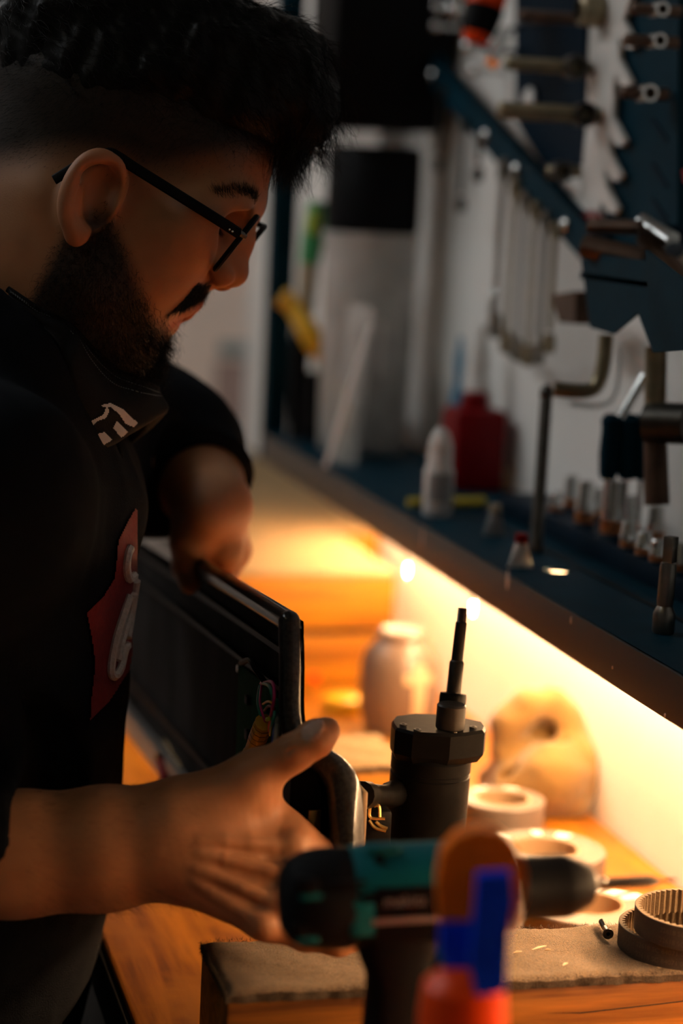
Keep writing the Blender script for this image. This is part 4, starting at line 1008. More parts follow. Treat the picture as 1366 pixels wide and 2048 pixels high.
# handle and battery
def dring(x0, x1, y, z, n=20):
    return [D((x0+x1)/2+(x1-x0)/2*math.copysign(abs(math.cos(q))**.7, math.cos(q)), y*math.copysign(abs(math.sin(q))**.7, math.sin(q)), z) for q in [2*math.pi*k/n for k in range(n)]]
def dloft(name, rings, m):
    n = len(rings[0]); v = [p for r_ in rings for p in r_]; f = []
    for i in range(len(rings)-1):
        for k in range(n): k2 = (k+1) % n; f.append((i*n+k, i*n+k2, (i+1)*n+k2, (i+1)*n+k))
    f += [tuple(reversed(range(n))), tuple((len(rings)-1)*n+k for k in range(n))]
    return MB().add(v, f).out(name, m, t, 40)
zb_ = (ZB-O[2])*1000+1.0
dloft('handle', [dring(-46, 4, 19, -16), dring(-42, 0, 18, -30), dring(-36, -4, 16.5, -45), dring(-38, -5, 16.5, -75), dring(-42, -4, 17.5, -105), dring(-46, 2, 20, zb_+48)], M['rubber'])
dloft('battery', [dring(-56, 34, 27, zb_+46), dring(-60, 38, 30, zb_+40), dring(-60, 38, 30, zb_+6), dring(-58, 36, 29, zb_+.3)], M['black'])
MB().box(D(6, 0, -40), (.014, .012, .026), .004, R=np.stack([dx_, dy_, dz_], 1)).out('trigger', M['teal'], t)

# ------------------------------------------------------------------ orange and blue clamp in front
dC = .965
t = thing('bar_clamp', 'blurred orange clamp with a cobalt blue lever standing in the foreground', 'clamp', V3(A(935, 2000, dC)[0], A(935, 2000, dC)[1], ZB))
def cpoly(pts, dep, d=dC): return [A(x, y, d) for x, y in pts], cf*dep
hd = [(880, 1850), (874, 1770), (884, 1710), (915, 1674), (955, 1660), (1000, 1668), (1036, 1700), (1052, 1745), (1050, 1800), (1030, 1850)]
def slab(name, pts, dep, m, d=dC, bev=.003):
    P, dv = cpoly(pts, dep, d); bm = bmesh.new()
    n = len(P); vs = [bm.verts.new(Vector(p)) for p in P]+[bm.verts.new(Vector(p+dv)) for p in P]
    bm.faces.new(vs[:n]); bm.faces.new(list(reversed(vs[n:])))
    for i in range(n): bm.faces.new((vs[i], vs[i+n], vs[(i+1) % n+n], vs[(i+1) % n]))
    bmesh.ops.bevel(bm, geom=[e for e in bm.edges if e.is_manifold and e.calc_face_angle() > .9], offset=bev, segments=3, affect='EDGES')
    bm.verts.index_update(); v = [tuple(q.co) for q in bm.verts]; f = [tuple(x.index for x in q.verts) for q in bm.faces]; bm.free()
    return MB().add(v, f).out(name, m, t, 40)
slab('jaw', hd, .026, M['orange'], dC, .006)
slab('frame', [(882, 1845), (1018, 1840), (1012, 1990), (905, 1985), (882, 1925)], .024, M['cobalt'], dC-.002)
slab('lever', [(956, 1752), (1022, 1748), (1028, 1800), (1016, 1880), (1010, 1985), (952, 1992), (940, 1930), (948, 1850), (952, 1800)], .014, M['cobalt'], dC-.020, .004)
hp0 = A(930, 1945, dC-.004)
MB().lathe(V3(hp0[0], hp0[1], ZB+.0004), (0, 0, 1), [(.017, 0), (.021, .004), (.022, .03), (.019, .09), (.0205, hp0[2]-ZB-.02), (.019, hp0[2]-ZB-.006), (.012, hp0[2]-ZB), (0, hp0[2]-ZB+.001)], 32).out('grip', M['redorange'], t)
# ------------------------------------------------------------------ person
def attr_mat(name, base):
    m = mat(name, base, .55, noise=.12, nscale=60, bump=.12, bscale=900, sss=.10, spec=.4); return m
def make_skin():
    m = bpy.data.materials.new('skin'); m.use_nodes = True; nt = m.node_tree; b = nt.nodes['Principled BSDF']
    b.inputs['Roughness'].default_value = .52; b.inputs['Specular IOR Level'].default_value = .28
    b.inputs['Subsurface Weight'].default_value = .12; b.inputs['Subsurface Radius'].default_value = (1, .35, .2); b.inputs['Subsurface Scale'].default_value = .004
    at = nt.nodes.new('ShaderNodeAttribute'); at.attribute_name = 'tone'
    tc = nt.nodes.new('ShaderNodeTexCoord'); n = nt.nodes.new('ShaderNodeTexNoise'); n.inputs['Scale'].default_value = 45; n.inputs['Detail'].default_value = 8
    nt.links.new(tc.outputs['Object'], n.inputs['Vector'])
    mx = nt.nodes.new('ShaderNodeMixRGB'); mx.blend_type = 'MULTIPLY'; mx.inputs['Fac'].default_value = .35
    r = nt.nodes.new('ShaderNodeValToRGB'); r.color_ramp.elements[0].position = .3; r.color_ramp.elements[1].position = .7; r.color_ramp.elements[0].color = (.62, .5, .45, 1)
    nt.links.new(n.outputs['Fac'], r.inputs['Fac']); nt.links.new(at.outputs['Color'], mx.inputs['Color1']); nt.links.new(r.outputs['Color'], mx.inputs['Color2'])
    nt.links.new(mx.outputs['Color'], b.inputs['Base Color'])
    n2 = nt.nodes.new('ShaderNodeTexNoise'); n2.inputs['Scale'].default_value = 1100; n2.inputs['Detail'].default_value = 3; nt.links.new(tc.outputs['Object'], n2.inputs['Vector'])
    bp_ = nt.nodes.new('ShaderNodeBump'); bp_.inputs['Strength'].default_value = .25; bp_.inputs['Distance'].default_value = .0006
    nt.links.new(n2.outputs['Fac'], bp_.inputs['Height']); nt.links.new(bp_.outputs['Normal'], b.inputs['Normal'])
    return m
M['skin'] = make_skin()
M['hair'] = mat('black_hair', (.0028, .0025, .0023), .5, noise=.2, nscale=200, spec=.14)
M['hoodie'] = mat('black_navy_fleece', (.0052, .0062, .0085), .95, noise=.25, nscale=350, bump=.3, bscale=900, sheen=.0, spec=.04)
M['cuff'] = mat('ribbed_cuff', (.004, .005, .0075), .9, noise=.2, nscale=300, bump=.3, bscale=700, spec=.06)
M['mask'] = mat('black_mask_fabric', (.0085, .0080, .0085), .8, noise=.2, nscale=300, bump=.2, bscale=800, spec=.1)
M['stitch'] = mat('pale_stitching', (.16, .19, .20), .8, noise=.1, nscale=100)
M['logo'] = mat('white_print', (.62, .60, .57), .7, noise=.08, nscale=80)
M['patch'] = mat('red_patch', (.17, .004, .007), .8, noise=.2, nscale=250, bump=.2, bscale=600)
M['thread'] = mat('white_embroidery', (.60, .52, .47), .8, noise=.2, nscale=300, bump=.4, bscale=500)
M['jeans'] = mat('dark_trousers', (.012, .010, .009), .9, noise=.3, nscale=120, bump=.2, bscale=400, spec=.06)
SKIN = np.array([.36, .165, .076]); DARK = np.array([.010, .0075, .006])

HD = 1.45
hc = A(240, 415, HD)
yv = math.radians(-2)
hn = unit(-cf*math.cos(yv)-cr*math.sin(yv))          # towards the camera: the near side of the head
PIT = math.radians(22)
hr_ = unit(cr-hn*(cr@hn)); hu_ = np.cross(hn, hr_)
hF = hr_*math.cos(PIT)-hu_*math.sin(PIT); hU = hr_*math.sin(PIT)+hu_*math.cos(PIT)
HR = np.stack([hF, hU, hn])
def hq(px, py, lat=0.0):
    """point on the ray of a profile position at a lateral distance from the middle plane of the head"""
    v = ray(px, py); return CAM+v*(((hc-CAM)@hn+lat)/(v@hn))
def fold(P):
    q = (P-hc)@hn; return P-np.minimum(q, 0)[:, None]*2*hn
hk = .006
EYE = hq(400, 441, .031)
headp = [
    ell(hq(246, 215), (.098, .087, .074), HR),                                   # cranium
    (ell(hq(430, 335), (.036, .040, .056), HR), .03),                           # forehead
    (ell(hq(316, 486), (.037, .056, .054), HR), .03),                           # middle of the face
    (ell(hq(225, 500, 0), (.060, .070, .060), HR), .03),                        # side / ramus
    (cap(hq(500, 404, .006), hq(478, 412, .040), .0095, .0085), .014),           # brow ridge
    (cap(hq(450, 405, .046), hq(400, 420, .060), .010, .008), .02),
    (ell(hq(368, 478, .046), (.020, .018, .018), HR), .024),                      # cheek bone
    (ell(hq(298, 540, .034), (.024, .030, .022), HR), .024),                      # cheek
    (cap(hq(178, 570, .050), hq(258, 686, .016), .016, .017), .022),              # jaw line
    (ell(hq(258, 690, 0), (.018, .017, .020), HR), .014),                         # chin
    (ell(hq(312, 585, 0), (.0180, .0200, .026), HR), .012),                         # mouth barrel
    (cap(hq(488, 432), hq(482, 480), .0062, .0075), .014),                        # nose bridge
    (cap(hq(482, 480), hq(466, 541), .0075, .0098), .010),
    (ell(hq(463, 543), (.0105, .0100, .0105), HR), .006),                         # tip
    (cap(hq(455, 470, .004), hq(434, 522, .008), .0085, .0080), .012),            # side of the nose
    (ell(hq(438, 548, .0130), (.0112, .0088, .0074), HR), .003),                  # wing
    (cap(hq(450, 564, .0), hq(424, 566, .0), .0042, .0045), .004),                # septum
    (ell(hq(376, 571, 0), (.0128, .0115, .023), HR), .007),                      # upper jaw under the nose
    (ell(hq(302, 645, 0), (.0135, .0130, .022), HR), .008),
    (cap(hq(389, 606, .0), hq(368, 616, .012), .0062, .0054), .004),              # upper lip
    (cap(hq(368, 616, .012), hq(334, 630, .024), .0054, .0025), .004),
    (cap(hq(339, 643, .0), hq(334, 642, .012), .0068, .0060), .0035),             # lower lip
    (cap(hq(334, 642, .012), hq(322, 636, .023), .0060, .0025), .004),
    (cap(hq(296, 662, .0), hq(290, 664, .015), .0060, .0060), .008),
    (ell(EYE, (.0125, .0125, .0125), HR), .003),                                  # eye ball under the lid
    (cap(hq(417, 428, .020), hq(405, 430, .042), .0055, .0045), .004),            # upper lid fold
    (cap(hq(404, 462, .018), hq(390, 458, .042), .0050, .0040), .006),            # lower lid
]
# neck: leans forward out of the collar
neckp = [(cap(hq(90, 340), hq(-70, 700), .054, .062), .03), (cap(hq(165, 440), hq(10, 760), .056, .060), .03), (cap(hq(205, 560, .02), hq(150, 780, .01), .036, .040), .03), (cap(hq(120, 400, .045), hq(130, 760, .03), .020, .018), .03)]
earh = [hq(226, 388, .070), hq(238, 362, .074), hq(236, 334, .081), hq(203, 313, .086), hq(170, 325, .088), hq(145, 358, .089), hq(132, 398, .088), hq(133, 432, .085), hq(146, 460, .081), hq(160, 468, .078)]
earr = [.0030, .0036, .0042, .0045, .0046, .0045, .0044, .0045, .0048, .0050]
EH = spline(earh, 24); ER = np.interp(np.linspace(0, 9, 24), range(10), earr)
earR = np.stack([unit(hF), unit(hU), hn])
ear = chain(EH, list(ER))
earplate = ell(hq(185, 390, .071), (.020, .030, .0075), np.stack([unit(hq(225, 340, .08)-hq(150, 450, .08)), unit(np.cross(hn, unit(hq(225, 340, .08)-hq(150, 450, .08)))), hn])[[1, 0, 2]])
anti = chain(spline([hq(172, 365, .080), hq(163, 390, .082), hq(160, 420, .081), hq(170, 448, .079)], 10), [.0030]*10)
lobe = ell(hq(156, 462, .078), (.008, .011, .0055), HR)
tragus = cap(hq(222, 405, .076), hq(215, 425, .076), .0045, .004)
sock = ell(hq(462, 450, .031), (.015, .013, .019), HR)
nostril = cap(hq(441, 569, .0068), hq(449, 560, .0060), .0028, .0026)
concha = cap(hq(204, 372, .083), hq(194, 425, .082), .0130, .0105)
conup = cap(hq(222, 345, .088), hq(180, 350, .090), .0062, .0062)
def head_sdf(P):
    Q = fold(P); L3 = (Q-hc)@HR.T
    d = union(headp[:11], .02)(Q)
    d = smin(d, union(neckp, .03)(Q), .02)
    m = np.where(L3[:, 0] > .020)[0]                      # features of the face
    if len(m):
        q = Q[m]; e = smax(d[m], -sock(q), .012)
        for g, k in headp[11:]: e = smin(e, g(q), k)
        e = smax(e, -nostril(q), .0025)
        e = smax(e, -cap(hq(392, 629, 0), hq(352, 632, .010), .0030, .0022)(q), .002)
        e = smax(e, -cap(hq(352, 632, .010), hq(328, 636, .024), .0022, .0008)(q), .002)
        e = smax(e, -cap(hq(431, 437, .020), hq(416, 440, .044), .0010, .0010)(q), .0015)
        e = smax(e, -cap(hq(414, 540, .019), hq(424, 566, .016), .0012, .0010)(q), .003)
        d[m] = e
    m = np.where((L3[:, 2] > .045) & (np.abs(L3[:, 0]) < .07) & (np.abs(L3[:, 1]) < .07))[0]      # ear
    if len(m):
        q = Q[m]; e = smin(earplate(q), union(ear+anti+[lobe, tragus], .004)(q), .005)
        e = smin(d[m], e, .006); e = smax(e, -concha(q), .004); d[m] = smax(e, -conup(q), .003)
    return d
bb = np.array([hq(x, y, z) for x, y, z in [(-120, -80, .10), (520, 800, .10), (520, -80, -.10), (-120, 800, -.10), (-120, -80, -.10), (520, 800, -.10), (-120, 800, .1), (520, -80, .1)]])
HV, HF_ = surfnet(head_sdf, bb.min(0), bb.max(0), .0017)
loc = (HV-hc)@HR.T                       # forward, up, lateral
mpx = lambda P: (683+FPX*((P-CAM)@cr)/((P-CAM)@cf), 1024-FPX*((P-CAM)@cu)/((P-CAM)@cf))
def hs(P):
    """profile coordinates of a head point, taken on the middle plane: forward and up in millimetres"""
    q = (P-hc)@HR.T; return q[:, 0]*1000, q[:, 1]*1000, np.abs(q[:, 2])*1000
def hm(px, py): q = (hq(px, py, 0)-hc)@HR.T; return q[0]*1000, q[1]*1000
def sstep(a, b, x): t = np.clip((x-a)/(b-a), 0, 1); return t*t*(3-2*t)
# hair line and beard line as curves in head space (forward mm -> up mm)
hl = np.array(sorted([hm(x, y) for x, y in [(-150, 330), (-40, 330), (60, 320), (150, 312), (240, 318), (300, 345), (345, 345), (420, 330), (480, 318), (540, 312)]]))
def hairline(f): return np.interp(f, hl[:, 0], hl[:, 1])
bl = np.array(sorted([hm(x, y) for x, y in [(140, 470), (200, 440), (240, 440), (275, 530), (300, 590), (320, 640), (330, 655)]]))
def beard_mask(f, u, l):
    m = sstep(-6, 15, np.interp(f, bl[:, 0], bl[:, 1])-u)
    lo = hm(120, 560)[0]; m *= sstep(lo-4, lo+8, f-(u+30)*.10)
    return m
mus0, mus1 = hm(416, 578), hm(306, 640)
def must_mask(f, u, l):
    # band above the upper lip from the septum to the mouth corner, running down to the beard
    t = np.clip((f-mus1[0])/(mus0[0]-mus1[0]), -0.6, 1.2); c = mus1[1]+(mus0[1]-mus1[1])*t
    return sstep(8.5, 5.5, np.abs(u-c+2.5))*sstep(mus0[0]+3, mus0[0]-1, f)*sstep(mus1[0]-10, mus1[0]-4, f)*(l < 38)*(f > hm(298, 645)[0])
def tone_of(P, kind):
    n = len(P); c = np.tile(SKIN, (n, 1))
    if kind == 'head':
        f, u, l = hs(P)
        hair = sstep(-30, 8, u-hairline(f))
        s = np.maximum(hair*.97, beard_mask(f, u, l)*.92); s = np.maximum(s, must_mask(f, u, l)*.75)
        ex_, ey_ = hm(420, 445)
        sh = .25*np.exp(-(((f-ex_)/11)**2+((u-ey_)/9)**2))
        lip = np.exp(-np.minimum(np.abs(cap(hq(398, 610, 0), hq(340, 632, .02), .004)(fold(P))), np.abs(cap(hq(350, 640, 0), hq(334, 640, .02), .005)(fold(P))))/.0022)
        warm = np.array([.40, .10, .075])
        c = c*(1-.65*lip[:, None])+warm*.65*lip[:, None]
        ear_ = sstep(76, 84, l)[:, None]; c = c*(1-.35*ear_)+np.array([.46, .19, .11])*.35*ear_
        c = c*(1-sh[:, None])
        s = s*(1-sstep(75.5, 79, l))
        c = c*(1-s[:, None])+DARK*s[:, None]
    return c

# hands -----------------------------------------------------------------
def hand_prims(fore, wrist, palm, fingers, thumb):
    """fore: chain, palm: list of (wrist point, knuckle, r0, r1), fingers: list of chains"""
    pr = []
    for c, r in fore: pr += [(g, .02) for g in chain(c, r)]
    for a, b, r0, r1 in palm: pr.append((cap(a, b, r0, r1), .016))
    P1 = union(pr, .02)
    fs = [union([(g, .004) for g in chain(c, r)], .004) for c, r in fingers]
    th = union([(g, .006) for g in chain(*thumb)], .006)
    def f(P):
        d = P1(P); d = smin(d, th(P), .014); ff = None
        for g in fs:
            e = g(P); ff = e if ff is None else smin(ff, e, .0025)
        return smin(d, ff, .008)
    return f
# right hand, nearer to the camera
RW = A(345, 1682, 1.285); RE = A(-330, 1740, 1.27)
r_fore = [([RE, A(40, 1706, 1.285), A(200, 1694, 1.285), A(340, 1668, 1.285)], [.043, .034, .0305, .0235]),
          ([A(40, 1712, 1.30), A(200, 1706, 1.30), A(345, 1702, 1.292)], [.030, .028, .0225]),
          ([A(230, 1690, 1.286), A(350, 1676, 1.284), A(440, 1668, 1.283)], [.0290, .0262, .0225])]
imcp, mmcp, rmcp, lmcp = A(588, 1682, 1.285), A(582, 1742, 1.272), A(562, 1800, 1.262), A(528, 1842, 1.256)
r_palm = [(A(345, 1655, 1.285), imcp, .0215, .0125), (A(345, 1675, 1.280), mmcp, .0215, .0120), (A(345, 1700, 1.280), rmcp, .0205, .0115), (A(350, 1720, 1.282), lmcp, .0195, .0110),
          (A(380, 1640, 1.285), A(480, 1590, 1.285), .0205, .0150), (A(500, 1600, 1.287), A(560, 1640, 1.290), .0110, .0090), (A(400, 1720, 1.30), A(520, 1780, 1.29), .018, .016)]
r_fing = [([imcp, A(668, 1718, 1.295), A(722, 1742, 1.315), A(750, 1765, 1.335)], [.0112, .0098, .0088, .0072]),
          ([mmcp, A(672, 1775, 1.280), A(735, 1800, 1.295), A(768, 1822, 1.312)], [.0112, .0100, .0090, .0074]),
          ([rmcp, A(652, 1836, 1.262), A(718, 1850, 1.270), A(755, 1860, 1.282)], [.0108, .0096, .0086, .0072]),
          ([lmcp, A(610, 1872, 1.254), A(675, 1884, 1.252), A(722, 1880, 1.256)], [.0100, .0088, .0080, .0066])]
r_thumb = ([A(405, 1622, 1.285), A(510, 1552, 1.278), A(588, 1506, 1.272), A(632, 1476, 1.272), A(655, 1460, 1.274)], [.0195, .0152, .0108, .0106, .0078])
rh = hand_prims(r_fore, None, r_palm, r_fing, r_thumb)
# tendon grooves of the back of the hand
def knuckle_detail(P, pal, d):
    for a, b, _, _ in pal[:4]:
        d = smin(d, cap(a*.6+b*.4-cf*.0155, b-cf*.0075, .0030, .0068)(P), .006)
    return d
def surf(p, nd, f=rh, L=.06):
    """first surface point met when coming in along -nd"""
    s = np.linspace(L, -.01, 160); q = p+nd*s[:, None]; v_ = f(q); k = np.argmax(v_ < 0); return q[k]
tend = []; groove = []; knob = []
for a, b, _, _ in r_palm[:4]:
    pts = [surf(a*(1-s)+b*s, -cf) for s in (.25, .45, .65, .82, .98)]
    tend.append(union(chain([p+cf*.0012 for p in pts], [.0016, .0022, .0026, .0028, .0026]), .002))
    knob.append(cap(surf(b, -cf)+cf*.0052, surf(b+(b-a)*.02, -cf)+cf*.0052, .0078))
for i in range(3):
    (a, b, _, _), (a2, b2, _, _) = r_palm[i], r_palm[i+1]
    pts = [surf((a+a2)/2*(1-s)+(b+b2)/2*s, -cf) for s in (.45, .65, .82, 1.0)]
    groove.append(union(chain([p-cf*.0022 for p in pts], [.0022, .0034, .0044, .0050]), .002))
ntv = unit(A(652, 1462, 1.272)-A(600, 1500, 1.272)); nnd = unit(-cf*.80+cu*.52-cr*.10); nnd = unit(nnd-ntv*(nnd@ntv)); nbi = np.cross(ntv, nnd)
NC = surf(A(640, 1470, 1.272), nnd)
nailp = ell(NC-nnd*.0004, (.0082, .0060, .0014), np.stack([ntv, nbi, nnd]))
nailg = ell(NC-nnd*.0002-ntv*.0008, (.0094, .0071, .0020), np.stack([ntv, nbi, nnd]))
crs = [cap(surf(A(590+dx, 1504-dx*.6, 1.272)+nbi*.004, nnd)+nnd*.0002, surf(A(590+dx, 1504-dx*.6, 1.272)-nbi*.004, nnd)+nnd*.0002, .0006) for dx in (-9, -3, 3, 9)]
wcr = [cap(surf(A(360+dx, 1600, 1.285), -cf), surf(A(366+dx, 1740, 1.285), -cf), .0007) for dx in ()]
ipk = cap(A(588, 1506, 1.272)+nnd*.0035, A(584, 1509, 1.272)+nnd*.0035, .0088)
def rhf(P):
    D_ = rh(P); m = np.where((np.abs(D_) < .012) & ((P-A(400, 1650, 1.28))@cr > -.02))[0]
    if len(m):
        q = P[m]; d = smin(D_[m], ipk(q), .005)
        for g in groove: d = smax(d, -g(q), .007)
        for g in tend: d = smin(d, g(q), .0045)
        for g in knob: d = smin(d, g(q), .006)
        for g in crs: d = smax(d, -g(q), .0012)
        d = smax(d, -nailg(q), .0008); d = smin(d, nailp(q), .0006)
        D_[m] = d+.00035*vnoise(q, 420, 51)
    return D_
allp = np.array([RE, A(40, 1706, 1.28), A(770, 1822, 1.312), A(655, 1450, 1.27), A(528, 1900, 1.25), A(345, 1560, 1.28), A(345, 1800, 1.30)])
RV, RF = surfnet(rhf, allp.min(0)-.045, allp.max(0)+.045, .0015)
# left hand over the top edge of the deck
LW = A(424, 1010, 1.625); LE = A(325, 905, 1.75)
xt = BX-.0105-.0035; xb = SEC[0][0]+.019
l_fore = [([LE, A(385, 955, 1.69), A(418, 1005, 1.63)], [.043, .033, .0250]), ([A(400, 960, 1.68), A(440, 1012, 1.62)], [.030, .0220])]
kn = [onx(470, 1100, .330), onx(460, 1085, .338), onx(448, 1075, .345), onx(435, 1065, .348)]
l_palm = [(A(430, 1015, 1.62), kn[0], .0200, .0130), (A(425, 1012, 1.63), kn[1], .0200, .0125), (A(420, 1010, 1.635), kn[2], .019, .0115), (A(415, 1010, 1.64), kn[3], .018, .011), (A(410, 1030, 1.60), onx(400, 1085, .298), .0185, .0150), (onx(400, 1075, .300), onx(455, 1110, .315), .014, .012)]
l_fing = []
for k, (q, dy) in enumerate(zip(kn, (0, .012, .024, .034))):
    e1 = V3(xb+.004, q[1]-.012+.003*k, q[2]-.030); e2 = V3(xb+.001, q[1]-.020+.002*k, q[2]-.055); e3 = V3(xb, q[1]-.022, q[2]-.072+.004*k)
    l_fing.append(([q, e1, e2, e3], [.0110, .0098, .0088, .0070]))
l_thumb = ([onx(398, 1050, .297), onx(375, 1085, xt-.003), onx(373, 1130, xt-.0015), onx(380, 1166, xt)], [.0165, .0128, .0112, .0085])
lh = hand_prims(l_fore, None, l_palm, l_fing, l_thumb)
allp = np.array([LE, LW, *kn, *[q for c_, _ in l_fing for q in c_], *l_thumb[0]])
LV, LF = surfnet(lh, allp.min(0)-.05, allp.max(0)+.05, .0018)
# trunk, upper arms and legs: hidden under the clothes
RS, LS_ = V3(.095, 1.290, 1.225), A(222, 885, 1.69)
TC = V3(.085, 1.475, 0)
trunk = union([ell(V3(.095, 1.475, 1.10), (.095, .165, .20)), ell(V3(.075, 1.475, .93), (.090, .150, .14)), cap(RS, V3(.10, 1.475, 1.235), .048, .05), cap(LS_, V3(.10, 1.475, 1.235), .048, .05),
               cap(RS, V3(-.06, 1.235, 1.06), .045, .042), cap(V3(-.06, 1.235, 1.06), RE, .042, .036), cap(LS_, LE, .045, .036),
               cap(V3(.05, 1.39, .86), V3(.04, 1.36, .46), .080, .055), cap(V3(.04, 1.36, .46), V3(.0, 1.36, .09), .055, .040),
               cap(V3(.05, 1.56, .86), V3(.04, 1.60, .46), .080, .055), cap(V3(.04, 1.60, .46), V3(.0, 1.60, .09), .055, .040)], .04)
TV, TF = surfnet(trunk, (-.35, 1.05, .03), (.40, 1.95, 1.34), .010)
bv = np.concatenate([HV, RV, LV, TV]); n1_, n2_, n3_ = len(HV), len(HV)+len(RV), len(HV)+len(RV)+len(LV)
bf = np.concatenate([HF_, RF+n1_, LF+n2_, TF+n3_])
person = build('person', bv, bf, M['skin'], None, 180)
tag(person, 'bearded person in a black hoodie and glasses bending over a skateboard deck', 'person')
col = np.concatenate([tone_of(HV, 'head'), tone_of(RV, ''), tone_of(LV, ''), tone_of(TV, '')])
def nail(c, nrm, Vs, r=.0055):
    d = np.linalg.norm((Vs-c), axis=1); return sstep(r, r*.75, d)
ca_ = person.data.color_attributes.new('tone', 'FLOAT_COLOR', 'POINT')
tn = sstep(.0009, .0002, nailp(bv))[:, None]; col = col*(1-tn*.7)+np.array([.50, .36, .30])*.7*tn
ca_.data.foreach_set('color', np.concatenate([col, np.ones((len(col), 1))], 1).astype(np.float32).ravel())

# hair strands ------------------------------------------------------------
def strands(name, roots, dirs, nrm, L, mat_, parent, r=.00016, seg=6, curl=.0, grav=0.0, sides=3, curlk=3.0):
    n = len(roots); V = []; 
    ph = RNG.uniform(0, 6.28, n); s1 = np.cross(dirs, nrm); s1 /= np.linalg.norm(s1, axis=1)[:, None]+1e-9
    L = np.broadcast_to(np.asarray(L, float), (n,))
    P = np.zeros((n, seg+1, 3))
    for k in range(seg+1):
        t = k/seg
        P[:, k] = roots+dirs*(L*t)[:, None]+s1*(curl*L*np.sin(ph+curlk*t*2)*t)[:, None]+nrm*(curl*.8*L*np.cos(ph*1.7+curlk*t*2)*t)[:, None]
        P[:, k, 2] -= grav*L*t*t
    T = np.gradient(P, axis=1); T /= np.linalg.norm(T, axis=2)[..., None]+1e-12
    a = np.cross(T, np.array([.3, .5, .81])); a /= np.linalg.norm(a, axis=2)[..., None]+1e-9; b = np.cross(T, a)
    rr = r*np.linspace(1, .25, seg+1)[None, :, None]
    ring_ = np.stack([P+rr*(a*math.cos(q)+b*math.sin(q)) for q in [2*math.pi*i/sides for i in range(sides)]], 2)
    V = ring_.reshape(-1, 3)
    base = np.arange(n)[:, None, None]*(seg+1)*sides+np.arange(seg)[None, :, None]*sides
    k = np.arange(sides)[None, None, :]; k2 = (k+1) % sides
    F = np.stack([base+k, base+k2, base+sides+k2, base+sides+k], -1).reshape(-1, 4)
    return build(name, V, F, mat_, parent, 180)
hnorm = normals_of(head_sdf, HV)
f_, u_, l_ = hs(HV)
vis = np.ones(len(HV), bool)
def pick(w, n):
    w = np.maximum(w, 0); w = w/w.sum(); return RNG.choice(len(HV), n, replace=True, p=w)
# top hair mass
hairp = [ell(hq(255, 160), (.1005, .078, .0758), HR), (ell(hq(420, 130), (.060, .050, .066), HR), .03), (ell(hq(535, 165), (.038, .036, .052), HR), .025), (ell(hq(590, 195), (.028, .030, .040), HR), .02), (ell(hq(610, 240), (.017, .020, .032), HR), .015), (ell(hq(470, 250), (.040, .030, .060), HR), .02), (ell(hq(570, 110), (.022, .018, .040), HR), .02), (ell(hq(180, 55), (.066, .046, .060), HR), .03)]
hu0 = union(hairp, .03)
def hcut(P):
    f = ((P-hc)@hF)*1000; return (hairline(f)+17-13*sstep(-10, 50, f))/1000-((P-hc)@hU)
def hair_sdf(P):
    hcu = hcut(P); am = sstep(0, .035, -hcu)
    d = hu0(P)+am*(.0036*vnoise(P, 110, 11)+.0022*vnoise(P, 260, 12)+.0012*vnoise(P, 620, 13))
    return smax(d, hcu, .022)
bb = np.array([hq(x, y, z) for x in (-150, 700) for y in (-160, 400) for z in (-.1, .1)])
AV, AF = surfnet(hair_sdf, bb.min(0), bb.max(0), .0024)
hair = build('hair', AV, AF, M['hair'], person, 180); hair['label'] = 'short black wavy hair with a fringe'
an = normals_of(hair_sdf, AV)
ff_ = ((AV-hc)@hF)*1000
def flow(P, n):
    fw = sstep(0, 110, ((P-hc)@hF)*1000)[:, None]
    d = hF*1.0+(-hU)*.25*(1-fw)+(-np.array([0, 0, 1.]))*fw*.9+vnoise(P, 60, 21)[:, None]*hU*.5+vnoise(P, 70, 22)[:, None]*hn*.5+RNG.normal(0, .25, P.shape)
    d = d-n*(d*n).sum(1)[:, None]*.85+n*.18; return d/np.linalg.norm(d, axis=1)[:, None]
ii = RNG.choice(len(AV), 9000); strands('hair_strands', AV[ii]-an[ii]*.001, flow(AV[ii], an[ii]), an[ii], RNG.uniform(.012, .034, 9000), M['hair'], hair, .00018, 6, .16, .12)
# fringe hanging before the forehead
n = 750; rt = []; dr = []
for k in range(n):
    s = random.random(); lat = random.uniform(-.045, .045)
    a = hq(random.uniform(545, 650), random.uniform(190, 290), lat); b = hq(random.uniform(535, 612), random.uniform(325, 392), lat*.9)
    rt.append(a); dr.append(b-a)
rt = np.array(rt); dr = np.array(dr); LL = np.linalg.norm(dr, axis=1)
strands('fringe', rt, dr/LL[:, None], np.tile(hF, (n, 1)), LL, M['hair'], hair, .00022, 9, .16, .0, curlk=1.6)
# stubble of the faded sides, beard, moustache, brow
w = sstep(-30, 14, u_-hairline(f_))*(l_ > 15)*(l_ < 80)*(hnorm@hn > -.2); ii = pick(w*(loc[:, 2] > -.01), 9000)
d = -hU*.8-hF*.35+hnorm[ii]*.55+RNG.normal(0, .2, (9000, 3)); d /= np.linalg.norm(d, axis=1)[:, None]
strands('faded_sides', HV[ii], d, hnorm[ii], RNG.uniform(.0015, .0045, 9000)*(.6+.8*sstep(-20, 20, (u_-hairline(f_))[ii])), M['hair'], hair, .00010, 2, .05)
bm_ = beard_mask(f_, u_, l_)*(l_ < 72)*(u_ > hm(120, 780)[1]); ii = pick(bm_, 9500)
d = -hU*.75+hF*.35*(RNG.random((9500, 1))-.1)+hnorm[ii]*.75+RNG.normal(0, .45, (9500, 3)); d /= np.linalg.norm(d, axis=1)[:, None]
lowr = sstep(hm(250, 560)[1], hm(300, 740)[1], u_[ii])
